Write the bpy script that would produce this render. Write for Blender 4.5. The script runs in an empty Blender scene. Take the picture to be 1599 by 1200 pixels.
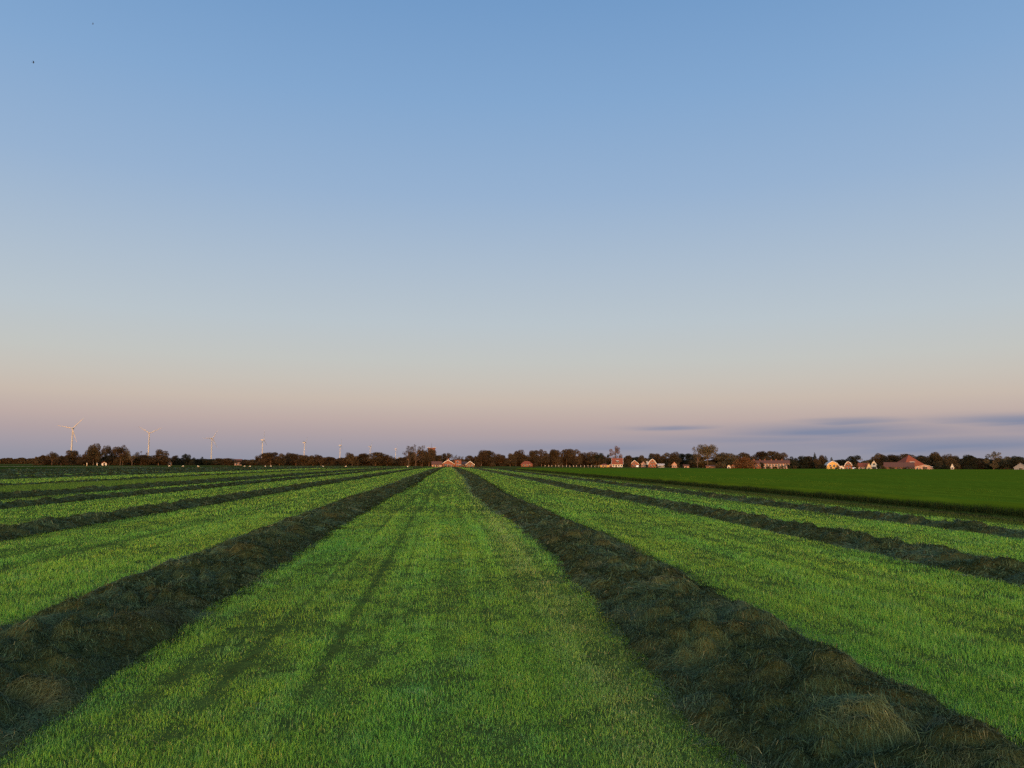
import bpy, math, random
import numpy as np

R = math.radians
S = bpy.context.scene
random.seed(11)
rng = np.random.default_rng(5)

# ------------------------------------------------------------------ camera
FPX = 1208.0            # focal length in pixels of the 1599 px wide photograph
EYE = 1.6
PITCH, YAW, ROLL = 5.85, 4.6, 0.20
cam = bpy.data.cameras.new('camera')
cam.sensor_width = 36.0
cam.lens = FPX / 1599 * 36.0
cam.clip_start = 0.05
cam.clip_end = 60000
co = bpy.data.objects.new('camera', cam)
S.collection.objects.link(co)
from mathutils import Matrix, Vector
co.matrix_world = (Matrix.Translation((0, 0, EYE)) @ Matrix.Rotation(R(-YAW), 4, 'Z')
                   @ Matrix.Rotation(R(90 + PITCH), 4, 'X') @ Matrix.Rotation(R(ROLL), 4, 'Z'))
S.camera = co

# ------------------------------------------------------------------ sky, sun, exposure
SUN_EL, SUN_AZ = 1.3, 180 + YAW          # sun just above the horizon behind the photographer


def lin(c):
    return tuple(((v / 255) / 12.92 if v <= 10 else (((v / 255) + 0.055) / 1.055) ** 2.4) for v in c)


W = bpy.data.worlds.new('World')
S.world = W
W.use_nodes = True
wn, wl = W.node_tree.nodes, W.node_tree.links
bg = wn['Background']


def wmath(op, a, b=None, c=None, clamp=False):
    n = wn.new('ShaderNodeMath')
    n.operation = op
    n.use_clamp = clamp
    for i, v in enumerate((a, b, c)):
        if v is None:
            continue
        if isinstance(v, (int, float)):
            n.inputs[i].default_value = v
        else:
            wl.new(v, n.inputs[i])
    return n.outputs[0]


geo = wn.new('ShaderNodeNewGeometry')
vm = wn.new('ShaderNodeVectorMath')
vm.operation = 'SCALE'
vm.inputs['Scale'].default_value = -1.0
wl.new(geo.outputs['Incoming'], vm.inputs[0])
sep = wn.new('ShaderNodeSeparateXYZ')
wl.new(vm.outputs[0], sep.inputs[0])
dx, dy, dz = sep.outputs
ramp = wn.new('ShaderNodeValToRGB')
stops = [(0.000, (144, 146, 162)), (0.012, (152, 150, 163)), (0.024, (163, 155, 164)), (0.0384, (176, 161, 163)),
         (0.055, (189, 171, 166)), (0.080, (200, 186, 174)), (0.103, (199, 193, 184)), (0.129, (195, 197, 193)), (0.178, (186, 197, 204)),
         (0.242, (173, 190, 207)), (0.334, (151, 178, 209)), (0.438, (131, 167, 207)), (0.530, (115, 155, 200)),
         (0.75, (95, 135, 187)), (1.0, (80, 118, 172))]
els = ramp.color_ramp.elements
while len(els) < len(stops):
    els.new(0.5)
for e, (p, c) in zip(els, stops):
    e.position = p
    e.color = (*lin(c), 1)
wl.new(wmath('MAXIMUM', dz, 0.0), ramp.inputs['Fac'])
# thin blue-grey cloud bands low on the right: stretched noise over direction, gated by elevation
az = wmath('ARCTAN2', dx, dy)
comb = wn.new('ShaderNodeCombineXYZ')
wl.new(wmath('MULTIPLY', az, 5.0), comb.inputs[0])
wl.new(wmath('ADD', wmath('MULTIPLY', dz, 75.0), wmath('MULTIPLY', az, -3.2)), comb.inputs[1])
nz = wn.new('ShaderNodeTexNoise')
nz.inputs['Scale'].default_value = 1.0
nz.inputs['Detail'].default_value = 5.0
nz.inputs['Roughness'].default_value = 0.5
wl.new(comb.outputs[0], nz.inputs['Vector'])


def gauss(v, m, s):
    d = wmath('DIVIDE', wmath('SUBTRACT', v, m), s)
    return wmath('POWER', 2.71828, wmath('MULTIPLY', wmath('MULTIPLY', d, d), -1.0))


# four soft streaks (azimuth centre deg, half length deg, elevation deg, half thickness deg, strength)
tot = None
wob = wmath('MULTIPLY', wmath('SUBTRACT', nz.outputs['Fac'], 0.5), 0.016)
for a0, al, e0, et, k in ((16.5, 3.0, 2.62, 0.15, 0.75), (27.5, 6.5, 2.25, 0.52, 1.0), (28.5, 3.6, 2.85, 0.26, 0.9),
                          (38.5, 6.0, 2.80, 0.38, 1.0), (24.0, 9.0, 1.65, 0.42, 0.7), (43, 7.0, 2.3, 0.35, 0.5), (12, 9.0, 1.2, 0.35, 0.5),
                          (34, 14, 1.3, 0.5, 0.75)):
    g = wmath('MULTIPLY', gauss(az, R(a0), R(al)), gauss(wmath('ADD', dz, wob), math.sin(R(e0)), math.sin(R(et))))
    g = wmath('MULTIPLY', g, k)
    tot = g if tot is None else wmath('MAXIMUM', tot, g)
cl = wmath('MULTIPLY', tot, wmath('ADD', 0.15, wmath('MULTIPLY', nz.outputs['Fac'], 1.5)), clamp=True)
mixc = wn.new('ShaderNodeMix')
mixc.data_type = 'RGBA'
wl.new(wmath('MULTIPLY', cl, 0.78), mixc.inputs['Factor'])
wl.new(ramp.outputs['Color'], mixc.inputs['A'])
mixc.inputs['B'].default_value = (*lin((112, 129, 160)), 1)
# the sunset half of the sky, behind the photographer
sky = wn.new('ShaderNodeTexSky')
sky.sky_type = 'NISHITA'
sky.sun_disc = False
sky.sun_elevation = R(SUN_EL)
sky.sun_rotation = R(SUN_AZ)
sky.dust_density = 1.0
skm = wn.new('ShaderNodeVectorMath')
skm.operation = 'SCALE'
skm.inputs['Scale'].default_value = 2.1
wl.new(sky.outputs[0], skm.inputs[0])
sx, sy = math.sin(R(SUN_AZ)), math.cos(R(SUN_AZ))
dsun = wmath('ADD', wmath('MULTIPLY', dx, sx), wmath('MULTIPLY', dy, sy))
mr = wn.new('ShaderNodeMapRange')
mr.interpolation_type = 'SMOOTHSTEP'
mr.inputs['From Min'].default_value = -0.25
mr.inputs['From Max'].default_value = 0.65
wl.new(dsun, mr.inputs['Value'])
mixs = wn.new('ShaderNodeMix')
mixs.data_type = 'RGBA'
wl.new(mr.outputs[0], mixs.inputs['Factor'])
wl.new(mixc.outputs['Result'], mixs.inputs['A'])
wl.new(skm.outputs[0], mixs.inputs['B'])
wl.new(mixs.outputs['Result'], bg.inputs['Color'])
bg.inputs['Strength'].default_value = 1.0

sun = bpy.data.lights.new('sun', 'SUN')
sun.energy = 1.25
sun.angle = R(0.53)
sun.color = (1.0, 0.52, 0.28)
so = bpy.data.objects.new('sun', sun)
S.collection.objects.link(so)
d = Vector((-sx * math.cos(R(SUN_EL)), -sy * math.cos(R(SUN_EL)), -math.sin(R(SUN_EL))))
so.rotation_euler = d.to_track_quat('-Z', 'Y').to_euler()
so.location = (0, -20, 30)

vs = S.view_settings
vs.view_transform = 'Standard'
vs.look = 'None'
vs.exposure = 0.0
vs.gamma = 1.0
S.render.engine = 'CYCLES'
S.cycles.use_denoising = False
S.cycles.max_bounces = 6
S.cycles.transparent_max_bounces = 8


# ------------------------------------------------------------------ helpers
def sstep(a, b, v):
    t = np.clip((np.asarray(v, float) - a) / (b - a), 0, 1)
    return t * t * (3 - 2 * t)


def hash2(ix, iy, s):
    h = (ix.astype(np.int64) * 374761393 + iy.astype(np.int64) * 668265263 + s * 2147483647) & 0xFFFFFFFF
    h = ((h ^ (h >> 13)) * 1274126177) & 0xFFFFFFFF
    return ((h ^ (h >> 16)) & 0xFFFFFF) / float(0xFFFFFF)


def vnoise(x, y, s=0):
    x, y = np.asarray(x, float), np.asarray(y, float)
    x0, y0 = np.floor(x), np.floor(y)
    fx, fy = x - x0, y - y0
    fx, fy = fx * fx * (3 - 2 * fx), fy * fy * (3 - 2 * fy)
    a, b = hash2(x0, y0, s), hash2(x0 + 1, y0, s)
    c, d_ = hash2(x0, y0 + 1, s), hash2(x0 + 1, y0 + 1, s)
    return (a * (1 - fx) + b * fx) * (1 - fy) + (c * (1 - fx) + d_ * fx) * fy


def fbm(x, y, s=0, o=3):
    t, amp, tot_ = 0, 1.0, 0
    for i in range(o):
        t = t + amp * vnoise(x * 2 ** i, y * 2 ** i, s + i * 7)
        tot_ += amp
        amp *= 0.5
    return t / tot_


def mesh_np(name, V, F, mat, tint=None, smooth=False):
    """mesh from a vertex array and an (n,3) or (n,4) index array"""
    me = bpy.data.meshes.new(name)
    V = np.ascontiguousarray(V, np.float32)
    F = np.ascontiguousarray(F, np.int32)
    k = F.shape[1]
    me.vertices.add(len(V))
    me.vertices.foreach_set('co', V.ravel())
    me.loops.add(F.size)
    me.loops.foreach_set('vertex_index', F.ravel())
    me.polygons.add(len(F))
    me.polygons.foreach_set('loop_start', np.arange(0, F.size, k, dtype=np.int32))
    if smooth:
        me.polygons.foreach_set('use_smooth', np.ones(len(F), bool))
    if tint is not None:
        a = me.attributes.new('tint', 'FLOAT_COLOR', 'POINT')
        t = np.ones((len(V), 4), np.float32)
        t[:, :3] = tint
        a.data.foreach_set('color', t.ravel())
    me.update(calc_edges=True)
    me.materials.append(mat)
    return me


def link(name, data, parent=None, loc=None, rz=0.0, scale=None):
    o = bpy.data.objects.new(name, data)
    S.collection.objects.link(o)
    if parent is not None:
        o.parent = parent
    if loc is not None:
        o.location = loc
    o.rotation_euler[2] = rz
    if scale is not None:
        o.scale = scale
    return o


def tag(o, label, cat, group=None, kind=None):
    o['label'] = label
    o['category'] = cat
    if group:
        o['group'] = group
    if kind:
        o['kind'] = kind
    return o


def gz(x, y):
    """height of the polder ground: level near by, easing down a little towards the villages"""
    x, y = np.asarray(x, float), np.asarray(y, float)
    return -sstep(180, 430, y) * (0.75 + 1.25 * sstep(60, 320, x))


def pix(px, D):
    """a spot D metres out in the direction seen in column px of the photograph"""
    a = R(YAW) + math.atan((px - 799.5) / 1214.0)
    x, y = D * math.sin(a), D * math.cos(a)
    return x, y, float(gz(x, y)), a


def mpp(px, D):
    a = math.atan((px - 799.5) / 1214.0)
    return D * math.cos(a) / 1214.0


def hor(px):
    return 721.0 + px / 1599.0 * 5.6


# ------------------------------------------------------------------ materials
def mat(name):
    m = bpy.data.materials.new(name)
    m.use_nodes = True
    return m, m.node_tree.nodes, m.node_tree.links, m.node_tree.nodes['Principled BSDF']


def simple(name, col, rough=0.8, spec=0.2, var=0.18, scale=1.5, metal=0.0):
    m, n, l, b = mat(name)
    tc = n.new('ShaderNodeTexCoord')
    nt = n.new('ShaderNodeTexNoise')
    nt.inputs['Scale'].default_value = scale
    nt.inputs['Detail'].default_value = 4
    l.new(tc.outputs['Object'], nt.inputs['Vector'])
    mx = n.new('ShaderNodeMix')
    mx.data_type = 'RGBA'
    mx.inputs['A'].default_value = (*[c * (1 - var) for c in col], 1)
    mx.inputs['B'].default_value = (*[min(1, c * (1 + var)) for c in col], 1)
    l.new(nt.outputs['Fac'], mx.inputs['Factor'])
    l.new(mx.outputs['Result'], b.inputs['Base Color'])
    b.inputs['Roughness'].default_value = rough
    b.inputs['Specular IOR Level'].default_value = spec
    b.inputs['Metallic'].default_value = metal
    return m


def nmath(n, l, op, a, b=None, clamp=False):
    q = n.new('ShaderNodeMath')
    q.operation = op
    q.use_clamp = clamp
    for i, v in enumerate((a, b)):
        if v is None:
            continue
        if isinstance(v, (int, float)):
            q.inputs[i].default_value = v
        else:
            l.new(v, q.inputs[i])
    return q.outputs[0]


def ngauss(n, l, v, m, s):
    d_ = nmath(n, l, 'DIVIDE', nmath(n, l, 'SUBTRACT', v, m), s)
    return nmath(n, l, 'POWER', 2.71828, nmath(n, l, 'MULTIPLY', nmath(n, l, 'MULTIPLY', d_, d_), -1.0))


def nmix(n, l, f, a, b, mode='MIX'):
    q = n.new('ShaderNodeMix')
    q.data_type = 'RGBA'
    q.blend_type = mode
    for s_, v in (('Factor', f), ('A', a), ('B', b)):
        if isinstance(v, (int, float)):
            q.inputs[s_].default_value = v
        elif isinstance(v, tuple):
            q.inputs[s_].default_value = (*v, 1)
        else:
            l.new(v, q.inputs[s_])
    return q.outputs['Result']


def nnoise(n, l, pos, sx_, sy_, detail=4, rough=0.55, sz_=0.0):
    mp = n.new('ShaderNodeMapping')
    mp.inputs['Scale'].default_value = (sx_, sy_, sz_)
    l.new(pos, mp.inputs['Vector'])
    t = n.new('ShaderNodeTexNoise')
    t.inputs['Scale'].default_value = 1.0
    t.inputs['Detail'].default_value = detail
    t.inputs['Roughness'].default_value = rough
    l.new(mp.outputs[0], t.inputs['Vector'])
    return t.outputs['Fac']


def nramp(n, l, f, stops_):
    q = n.new('ShaderNodeValToRGB')
    e = q.color_ramp.elements
    while len(e) < len(stops_):
        e.new(0.5)
    for k, (p, c) in zip(e, stops_):
        k.position = p
        k.color = (*c, 1) if isinstance(c, tuple) else (c, c, c, 1)
    l.new(f, q.inputs['Fac'])
    return q.outputs['Color']


GRASS = (0.084, 0.262, 0.042)
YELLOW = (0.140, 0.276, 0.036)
COOL = (0.080, 0.228, 0.068)
STRAW = (0.215, 0.265, 0.095)


def field_colour(n, l):
    """meadow colour by place: shared by the ground and by the blades that grow on it"""
    g = n.new('ShaderNodeNewGeometry')
    pos = g.outputs['Position']
    sp = n.new('ShaderNodeSeparateXYZ')
    l.new(pos, sp.inputs[0])
    X = sp.outputs[0]
    n1 = nnoise(n, l, pos, 0.55, 0.10, 4, 0.6)
    n2 = nnoise(n, l, pos, 2.3, 1.2, 3, 0.6)
    n3 = nnoise(n, l, pos, 1.6, 0.02, 3, 0.6)
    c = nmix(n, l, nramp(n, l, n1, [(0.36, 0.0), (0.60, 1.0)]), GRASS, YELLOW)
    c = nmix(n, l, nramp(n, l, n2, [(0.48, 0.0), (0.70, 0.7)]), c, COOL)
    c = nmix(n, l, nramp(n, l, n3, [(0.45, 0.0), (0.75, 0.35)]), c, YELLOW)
    # yellower stubble strips by the windrows; yellow also stands in for sunlit tips
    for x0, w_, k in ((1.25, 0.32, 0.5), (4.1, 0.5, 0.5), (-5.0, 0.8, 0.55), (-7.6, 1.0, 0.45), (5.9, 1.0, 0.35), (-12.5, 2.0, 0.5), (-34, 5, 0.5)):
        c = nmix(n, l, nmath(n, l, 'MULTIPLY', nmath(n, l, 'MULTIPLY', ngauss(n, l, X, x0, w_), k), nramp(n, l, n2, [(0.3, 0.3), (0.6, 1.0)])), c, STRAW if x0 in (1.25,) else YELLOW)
    # uncut, darker grass on the strip left of the field
    return c, pos, X, n1, n2


M = {}
# ground sheet
m, n, l, b = mat('meadow_ground')
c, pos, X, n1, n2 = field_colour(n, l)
nf = nnoise(n, l, pos, 9, 5, 5, 0.7, 9)
# thatch and soil between the blades
c = nmix(n, l, nramp(n, l, nf, [(0.35, 0.0), (0.65, 1.0)]), (0.034, 0.050, 0.014), (0.055, 0.092, 0.022))
# crop land far to the left
lft = nmath(n, l, 'LESS_THAN', X, -84.0)
c = nmix(n, l, lft, c, (0.022, 0.040, 0.006))
l.new(c, b.inputs['Base Color'])
b.inputs['Roughness'].default_value = 0.85
b.inputs['Specular IOR Level'].default_value = 0.0
bp = n.new('ShaderNodeBump')
bp.inputs['Strength'].default_value = 0.8
bp.inputs['Distance'].default_value = 0.06
l.new(nf, bp.inputs['Height'])
l.new(bp.outputs[0], b.inputs['Normal'])
M['ground'] = m


def blade_mat(name, use_field=True, trans=0.3, gain=1.0):
    m_, n_, l_, b_ = mat(name)
    at_ = n_.new('ShaderNodeAttribute')
    at_.attribute_name = 'tint'
    if use_field:
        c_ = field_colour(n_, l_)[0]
        c_ = nmix(n_, l_, 1.0, c_, at_.outputs['Color'], 'MULTIPLY')
    else:
        c_ = at_.outputs['Color']
    l_.new(c_, b_.inputs['Base Color'])
    b_.inputs['Roughness'].default_value = 0.6
    b_.inputs['Specular IOR Level'].default_value = 0.06
    if trans > 0:
        tr = n_.new('ShaderNodeBsdfTranslucent')
        l_.new(c_, tr.inputs['Color'])
        mx = n_.new('ShaderNodeMixShader')
        mx.inputs[0].default_value = trans
        l_.new(b_.outputs[0], mx.inputs[1])
        l_.new(tr.outputs[0], mx.inputs[2])
        l_.new(mx.outputs[0], n_['Material Output'].inputs['Surface'])
    return m_


M['blade'] = blade_mat('grass_blades')
M['stalk'] = blade_mat('cut_stalks', False, 0.12)
M['crop_blade'] = blade_mat('crop_leaves', False, 0.2)

m, n, l, b = mat('windrow_mass')
g = n.new('ShaderNodeNewGeometry')
a1 = nnoise(n, l, g.outputs['Position'], 1.2, 0.9, 4, 0.6, 1)
a2 = nnoise(n, l, g.outputs['Position'], 22, 9, 5, 0.7, 20)
c = nmix(n, l, nramp(n, l, a1, [(0.48, 0.0), (0.68, 1.0)]), (0.032, 0.048, 0.020), (0.050, 0.048, 0.018))
c = nmix(n, l, nramp(n, l, a2, [(0.4, 0.0), (0.72, 0.65)]), c, (0.066, 0.076, 0.034))
l.new(c, b.inputs['Base Color'])
b.inputs['Roughness'].default_value = 0.9
b.inputs['Specular IOR Level'].default_value = 0.0
bp = n.new('ShaderNodeBump')
bp.inputs['Strength'].default_value = 1.0
bp.inputs['Distance'].default_value = 0.05
l.new(a2, bp.inputs['Height'])
l.new(bp.outputs[0], b.inputs['Normal'])
M['windrow'] = m

m, n, l, b = mat('cereal_crop')
g = n.new('ShaderNodeNewGeometry')
a1 = nnoise(n, l, g.outputs['Position'], 0.05, 0.015, 4, 0.6)
a2 = nnoise(n, l, g.outputs['Position'], 5.0, 0.12, 4, 0.6, 3)
c = nmix(n, l, nramp(n, l, a1, [(0.35, 0.0), (0.68, 1.0)]), (0.056, 0.110, 0.008), (0.076, 0.116, 0.008))
c = nmix(n, l, nramp(n, l, a2, [(0.35, 0.85), (0.6, 0.0)]), c, (0.034, 0.064, 0.004))
l.new(c, b.inputs['Base Color'])
b.inputs['Roughness'].default_value = 0.9
b.inputs['Specular IOR Level'].default_value = 0.0
M['crop'] = m

M['bank'] = simple('ditch_bank_shade', (0.014, 0.018, 0.008), 0.95, 0.0, 0.4, 3)  # old growth, colour darkened further for the shade inside the ditch
M['water'] = simple('ditch_water', (0.01, 0.014, 0.012), 0.08, 0.5, 0.1, 1)
M['verge'] = simple('rough_verge', (0.045, 0.052, 0.014), 0.95, 0.0, 0.35, 0.3)
M['bare'] = simple('pale_bare_soil', (0.30, 0.235, 0.15), 0.95, 0.0, 0.2, 0.05)

# ------------------------------------------------------------------ ground
DX0, DX1 = 15.95, 18.0      # the ditch on the right
xs = sorted(set([-6800, -5000, -2500, -1200, -700, -450, -320, -240, -180, -130, -100, -84.2, -84, -70, -55, -45, -36, -28, -24, -20.5]
                + list(np.arange(-18, 16, 1.0)) + [DX0 - .5, DX0, DX0 + .45, DX1 - .4, DX1, DX1 + .6, 22, 28, 36, 48, 64, 90, 130, 180, 240, 320, 450, 700, 1200, 2500, 5000, 6800]))
ys = sorted(set([-900, -300, -100, -40, -15, -5] + list(np.arange(-2, 30, 1.0)) + list(np.arange(30, 120, 6.0)) + list(np.arange(120, 520, 20.0))
                + [540, 600, 700, 850, 1100, 1600, 2500, 4500, 6800]))
gx, gy = np.meshgrid(xs, ys)
gzv = gz(gx, gy)
ditch = (gx > DX0 + .1) & (gx < DX1 - .1) & (gy < 470) & (gy > -200)
gzv = np.where(ditch, gzv - 0.75, gzv)
near = (np.abs(gx) < 19) & (gy < 60) & (gy > -10) & ~ditch
gzv = gzv + np.where(near & (gx < DX0 - .6), (fbm(gx * .5, gy * .4, 3) - .5) * 0.05, 0)
nx_, ny_ = len(xs), len(ys)
idx = np.arange(nx_ * ny_).reshape(ny_, nx_)
F = np.stack([idx[:-1, :-1], idx[:-1, 1:], idx[1:, 1:], idx[1:, :-1]], -1).reshape(-1, 4)
ground = link('ground', mesh_np('ground', np.stack([gx, gy, gzv], -1).reshape(-1, 3), F, M['ground'], smooth=True))
ground['kind'] = 'structure'


def sheet(name, x0, x1, y0, y1, dz_, mt, nxs=24, nys=30, fn=None, ylist=None, xlist=None):
    X_, Y_ = np.meshgrid(xlist if xlist is not None else np.linspace(x0, x1, nxs), ylist if ylist is not None else np.linspace(y0, y1, nys))
    Z_ = gz(X_, Y_) + dz_ if fn is None else fn(X_, Y_)
    a_, b_ = X_.shape
    i_ = np.arange(a_ * b_).reshape(a_, b_)
    F_ = np.stack([i_[:-1, :-1], i_[:-1, 1:], i_[1:, 1:], i_[1:, :-1]], -1).reshape(-1, 4)
    return link(name, mesh_np(name, np.stack([X_, Y_, Z_], -1).reshape(-1, 3), F_, mt, smooth=True))


for nm, args, mt, dz_ in (('bare_field', (-420, -128, 332, 366), M['bare'], 0.02), ('field_track', (-128, -95, 340, 352), M['bare'], 0.02),
                          ('rough_field', (17, 700, 214, 470), M['verge'], 0.05), ('rough_field', (-420, 16, 470, 900), M['verge'], 0.05),
                          ('rough_field', (17, 900, 470.5, 1000), M['verge'], 0.05)):
    o = sheet(nm, *args, dz_, mt)
    o['kind'] = 'structure'
# ditch bed and overgrown banks, shade put into their dark colour, with a thread of water
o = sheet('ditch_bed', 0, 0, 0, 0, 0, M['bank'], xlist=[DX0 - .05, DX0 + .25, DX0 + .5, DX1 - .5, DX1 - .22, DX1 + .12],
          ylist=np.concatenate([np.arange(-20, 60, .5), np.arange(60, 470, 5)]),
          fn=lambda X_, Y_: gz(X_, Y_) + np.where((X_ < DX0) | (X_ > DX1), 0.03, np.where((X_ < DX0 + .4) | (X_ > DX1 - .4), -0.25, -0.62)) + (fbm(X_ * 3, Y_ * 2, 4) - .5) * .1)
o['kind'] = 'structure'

# cereal field right of the ditch: a dense standing crop, its top a rippled canopy
CZ = 0.36


def canopy(X_, Y_):
    edge = sstep(DX1 + 0.05, DX1 + 0.22, X_)
    return gz(X_, Y_) + (CZ + (fbm(X_ * 0.7, Y_ * 0.25, 9) - .5) * 0.07 + (vnoise(X_ * 4, Y_ * 3, 2) - .5) * 0.05) * edge + 0.02


crop = sheet('cereal_crop', 0, 0, 0, 0, 0, M['crop'], fn=canopy,
             xlist=np.concatenate([[DX1 + .05, DX1 + .12, DX1 + .2, DX1 + .35], np.arange(DX1 + .6, 26, .35), np.arange(26, 60, 1.5), np.arange(60, 500, 12)]),
             ylist=np.concatenate([np.arange(5, 70, .5), np.arange(70, 213, 4)]))
tag(crop, 'dense green cereal crop standing beyond the ditch', 'crop', kind='stuff')


# ------------------------------------------------------------------ windrows
class Windrow:
    def __init__(self, x0, half, h, y0, y1, seed, wig=0.25, pts=None):
        self.x0, self.half, self.h, self.y0, self.y1, self.s, self.wig, self.pts = x0, half, h, y0, y1, seed, wig, pts

    def cx(self, y):
        base = self.x0 + (np.interp(y, [p[0] for p in self.pts], [p[1] for p in self.pts]) if self.pts else 0)
        return base + self.wig * (fbm(np.asarray(y, float) * 0.06, np.zeros_like(np.asarray(y, float)) + self.s, self.s, 2) - .5) * 2

    def hw(self, y):
        y = np.asarray(y, float)
        return self.half * (0.86 + 0.30 * fbm(y * 0.6, y * 0 + 3.3, self.s + 5, 3))

    def H(self, x, y):
        x, y = np.asarray(x, float), np.asarray(y, float)
        u = np.abs((x - self.cx(y)) / self.hw(y))
        u = u + (vnoise(x * 3.1, y * 3.1, self.s + 9) - .5) * 0.22
        prof = np.clip(1 - np.clip(u, 0, 1.2) ** 2.4, 0, 1) ** 0.75
        wx, wy = x + .25 * vnoise(x * 2, y * 2, self.s + 3), y + .25 * vnoise(x * 2, y * 2, self.s + 4)
        puff = np.abs(2 * vnoise(wx * 2.3, wy * 1.9, self.s + 14) - 1)
        tuft = np.abs(2 * vnoise(wx * 5.5, wy * 4.6, self.s + 17) - 1)
        lump = 0.52 + 0.42 * fbm(x * 0.9, y * 0.7, self.s + 11, 2) + 0.85 * (puff - .38)
        fine = (tuft - .4) * 0.11 + (vnoise(x * 13, y * 11, self.s + 27) - .5) * 0.035
        return np.where(prof > 0, prof * (self.h * lump + fine), -0.03) + gz(x, y)


def build_windrow(w, label, group):
    yl = [w.y0]
    while yl[-1] < w.y1:
        yl.append(yl[-1] + max(0.035, 0.006 * math.hypot(w.x0, yl[-1])))
    yl = np.array(yl)
    nu = 70 if abs(w.x0) < 6 else 22 if abs(w.x0) < 30 else 10
    uu = np.linspace(-1.2, 1.2, nu)
    Yg = np.repeat(yl[:, None], nu, 1)
    Xg = w.cx(yl)[:, None] + uu[None, :] * w.hw(yl)[:, None]
    Z = w.H(Xg, Yg)
    i_ = np.arange(Yg.size).reshape(Yg.shape)
    F_ = np.stack([i_[:-1, :-1], i_[:-1, 1:], i_[1:, 1:], i_[1:, :-1]], -1).reshape(-1, 4)
    o_ = link('grass_windrow', mesh_np('windrow', np.stack([Xg, Yg, Z], -1).reshape(-1, 3), F_, M['windrow'], smooth=True))
    tag(o_, label, 'windrow', group)
    return o_


rows = []
GW = 'windrows of cut grass lying along the meadow'
rows.append((Windrow(2.40, 0.82, 0.185, 1.5, 470, 31, 0.18, [(0, -.1), (8, 0.05), (13, 0.15), (25, 0.05), (43, -.35), (80, 0.1), (470, 0.3)]),
             'broad brown-tufted windrow between the wheel-rutted strip and the ditch side'))
rows.append((Windrow(-3.36, 0.84, 0.18, 1.5, 470, 47, 0.15, [(0, 0.15), (8, 0.0), (20, -.15), (60, -.2), (470, -.3)]),
             'broad cut grass windrow beside the paired wheel ruts of the middle strip'))
rows.append((Windrow(8.25, 0.66, 0.18, 6, 470, 53), 'lumpy dark windrow, second in from the ditch'))
rows.append((Windrow(13.0, 0.52, 0.17, 9, 470, 61), 'narrow windrow lying closest to the ditch'))
rows.append((Windrow(-9.65, 0.66, 0.18, 6, 470, 71), 'dark windrow, third in from the uncut green strip'))
rows.append((Windrow(-15.4, 0.56, 0.17, 9, 470, 83), 'windrow next to the one edging the uncut green strip'))
rows.append((Windrow(-19.5, 0.75, 0.24, 12, 470, 97), 'dark windrow along the near edge of the uncut green strip'))
rows.append((Windrow(-28.2, 0.55, 0.20, 18, 470, 101), 'thin windrow on the far edge of the uncut green strip'))
for k, (x_, h_) in enumerate(((-41, .28), (-50.5, .28), (-61, .26), (-70, .26), (-79, .26))):
    rows.append((Windrow(x_, 0.8, h_, 25, 440, 113 + 7 * k), ('first', 'second', 'third', 'fourth', 'last')[k] + ' thin windrow beyond the uncut strip, towards the dark crop land'))
for w, lab in rows:
    build_windrow(w, lab, GW)


def in_rows(x, y, lim):
    r_ = np.zeros(x.shape, bool)
    for w, _ in rows:
        r_ |= (np.abs(x - w.cx(y)) < lim * w.hw(y)) & (y > w.y0) & (y < w.y1)
    return r_


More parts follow.
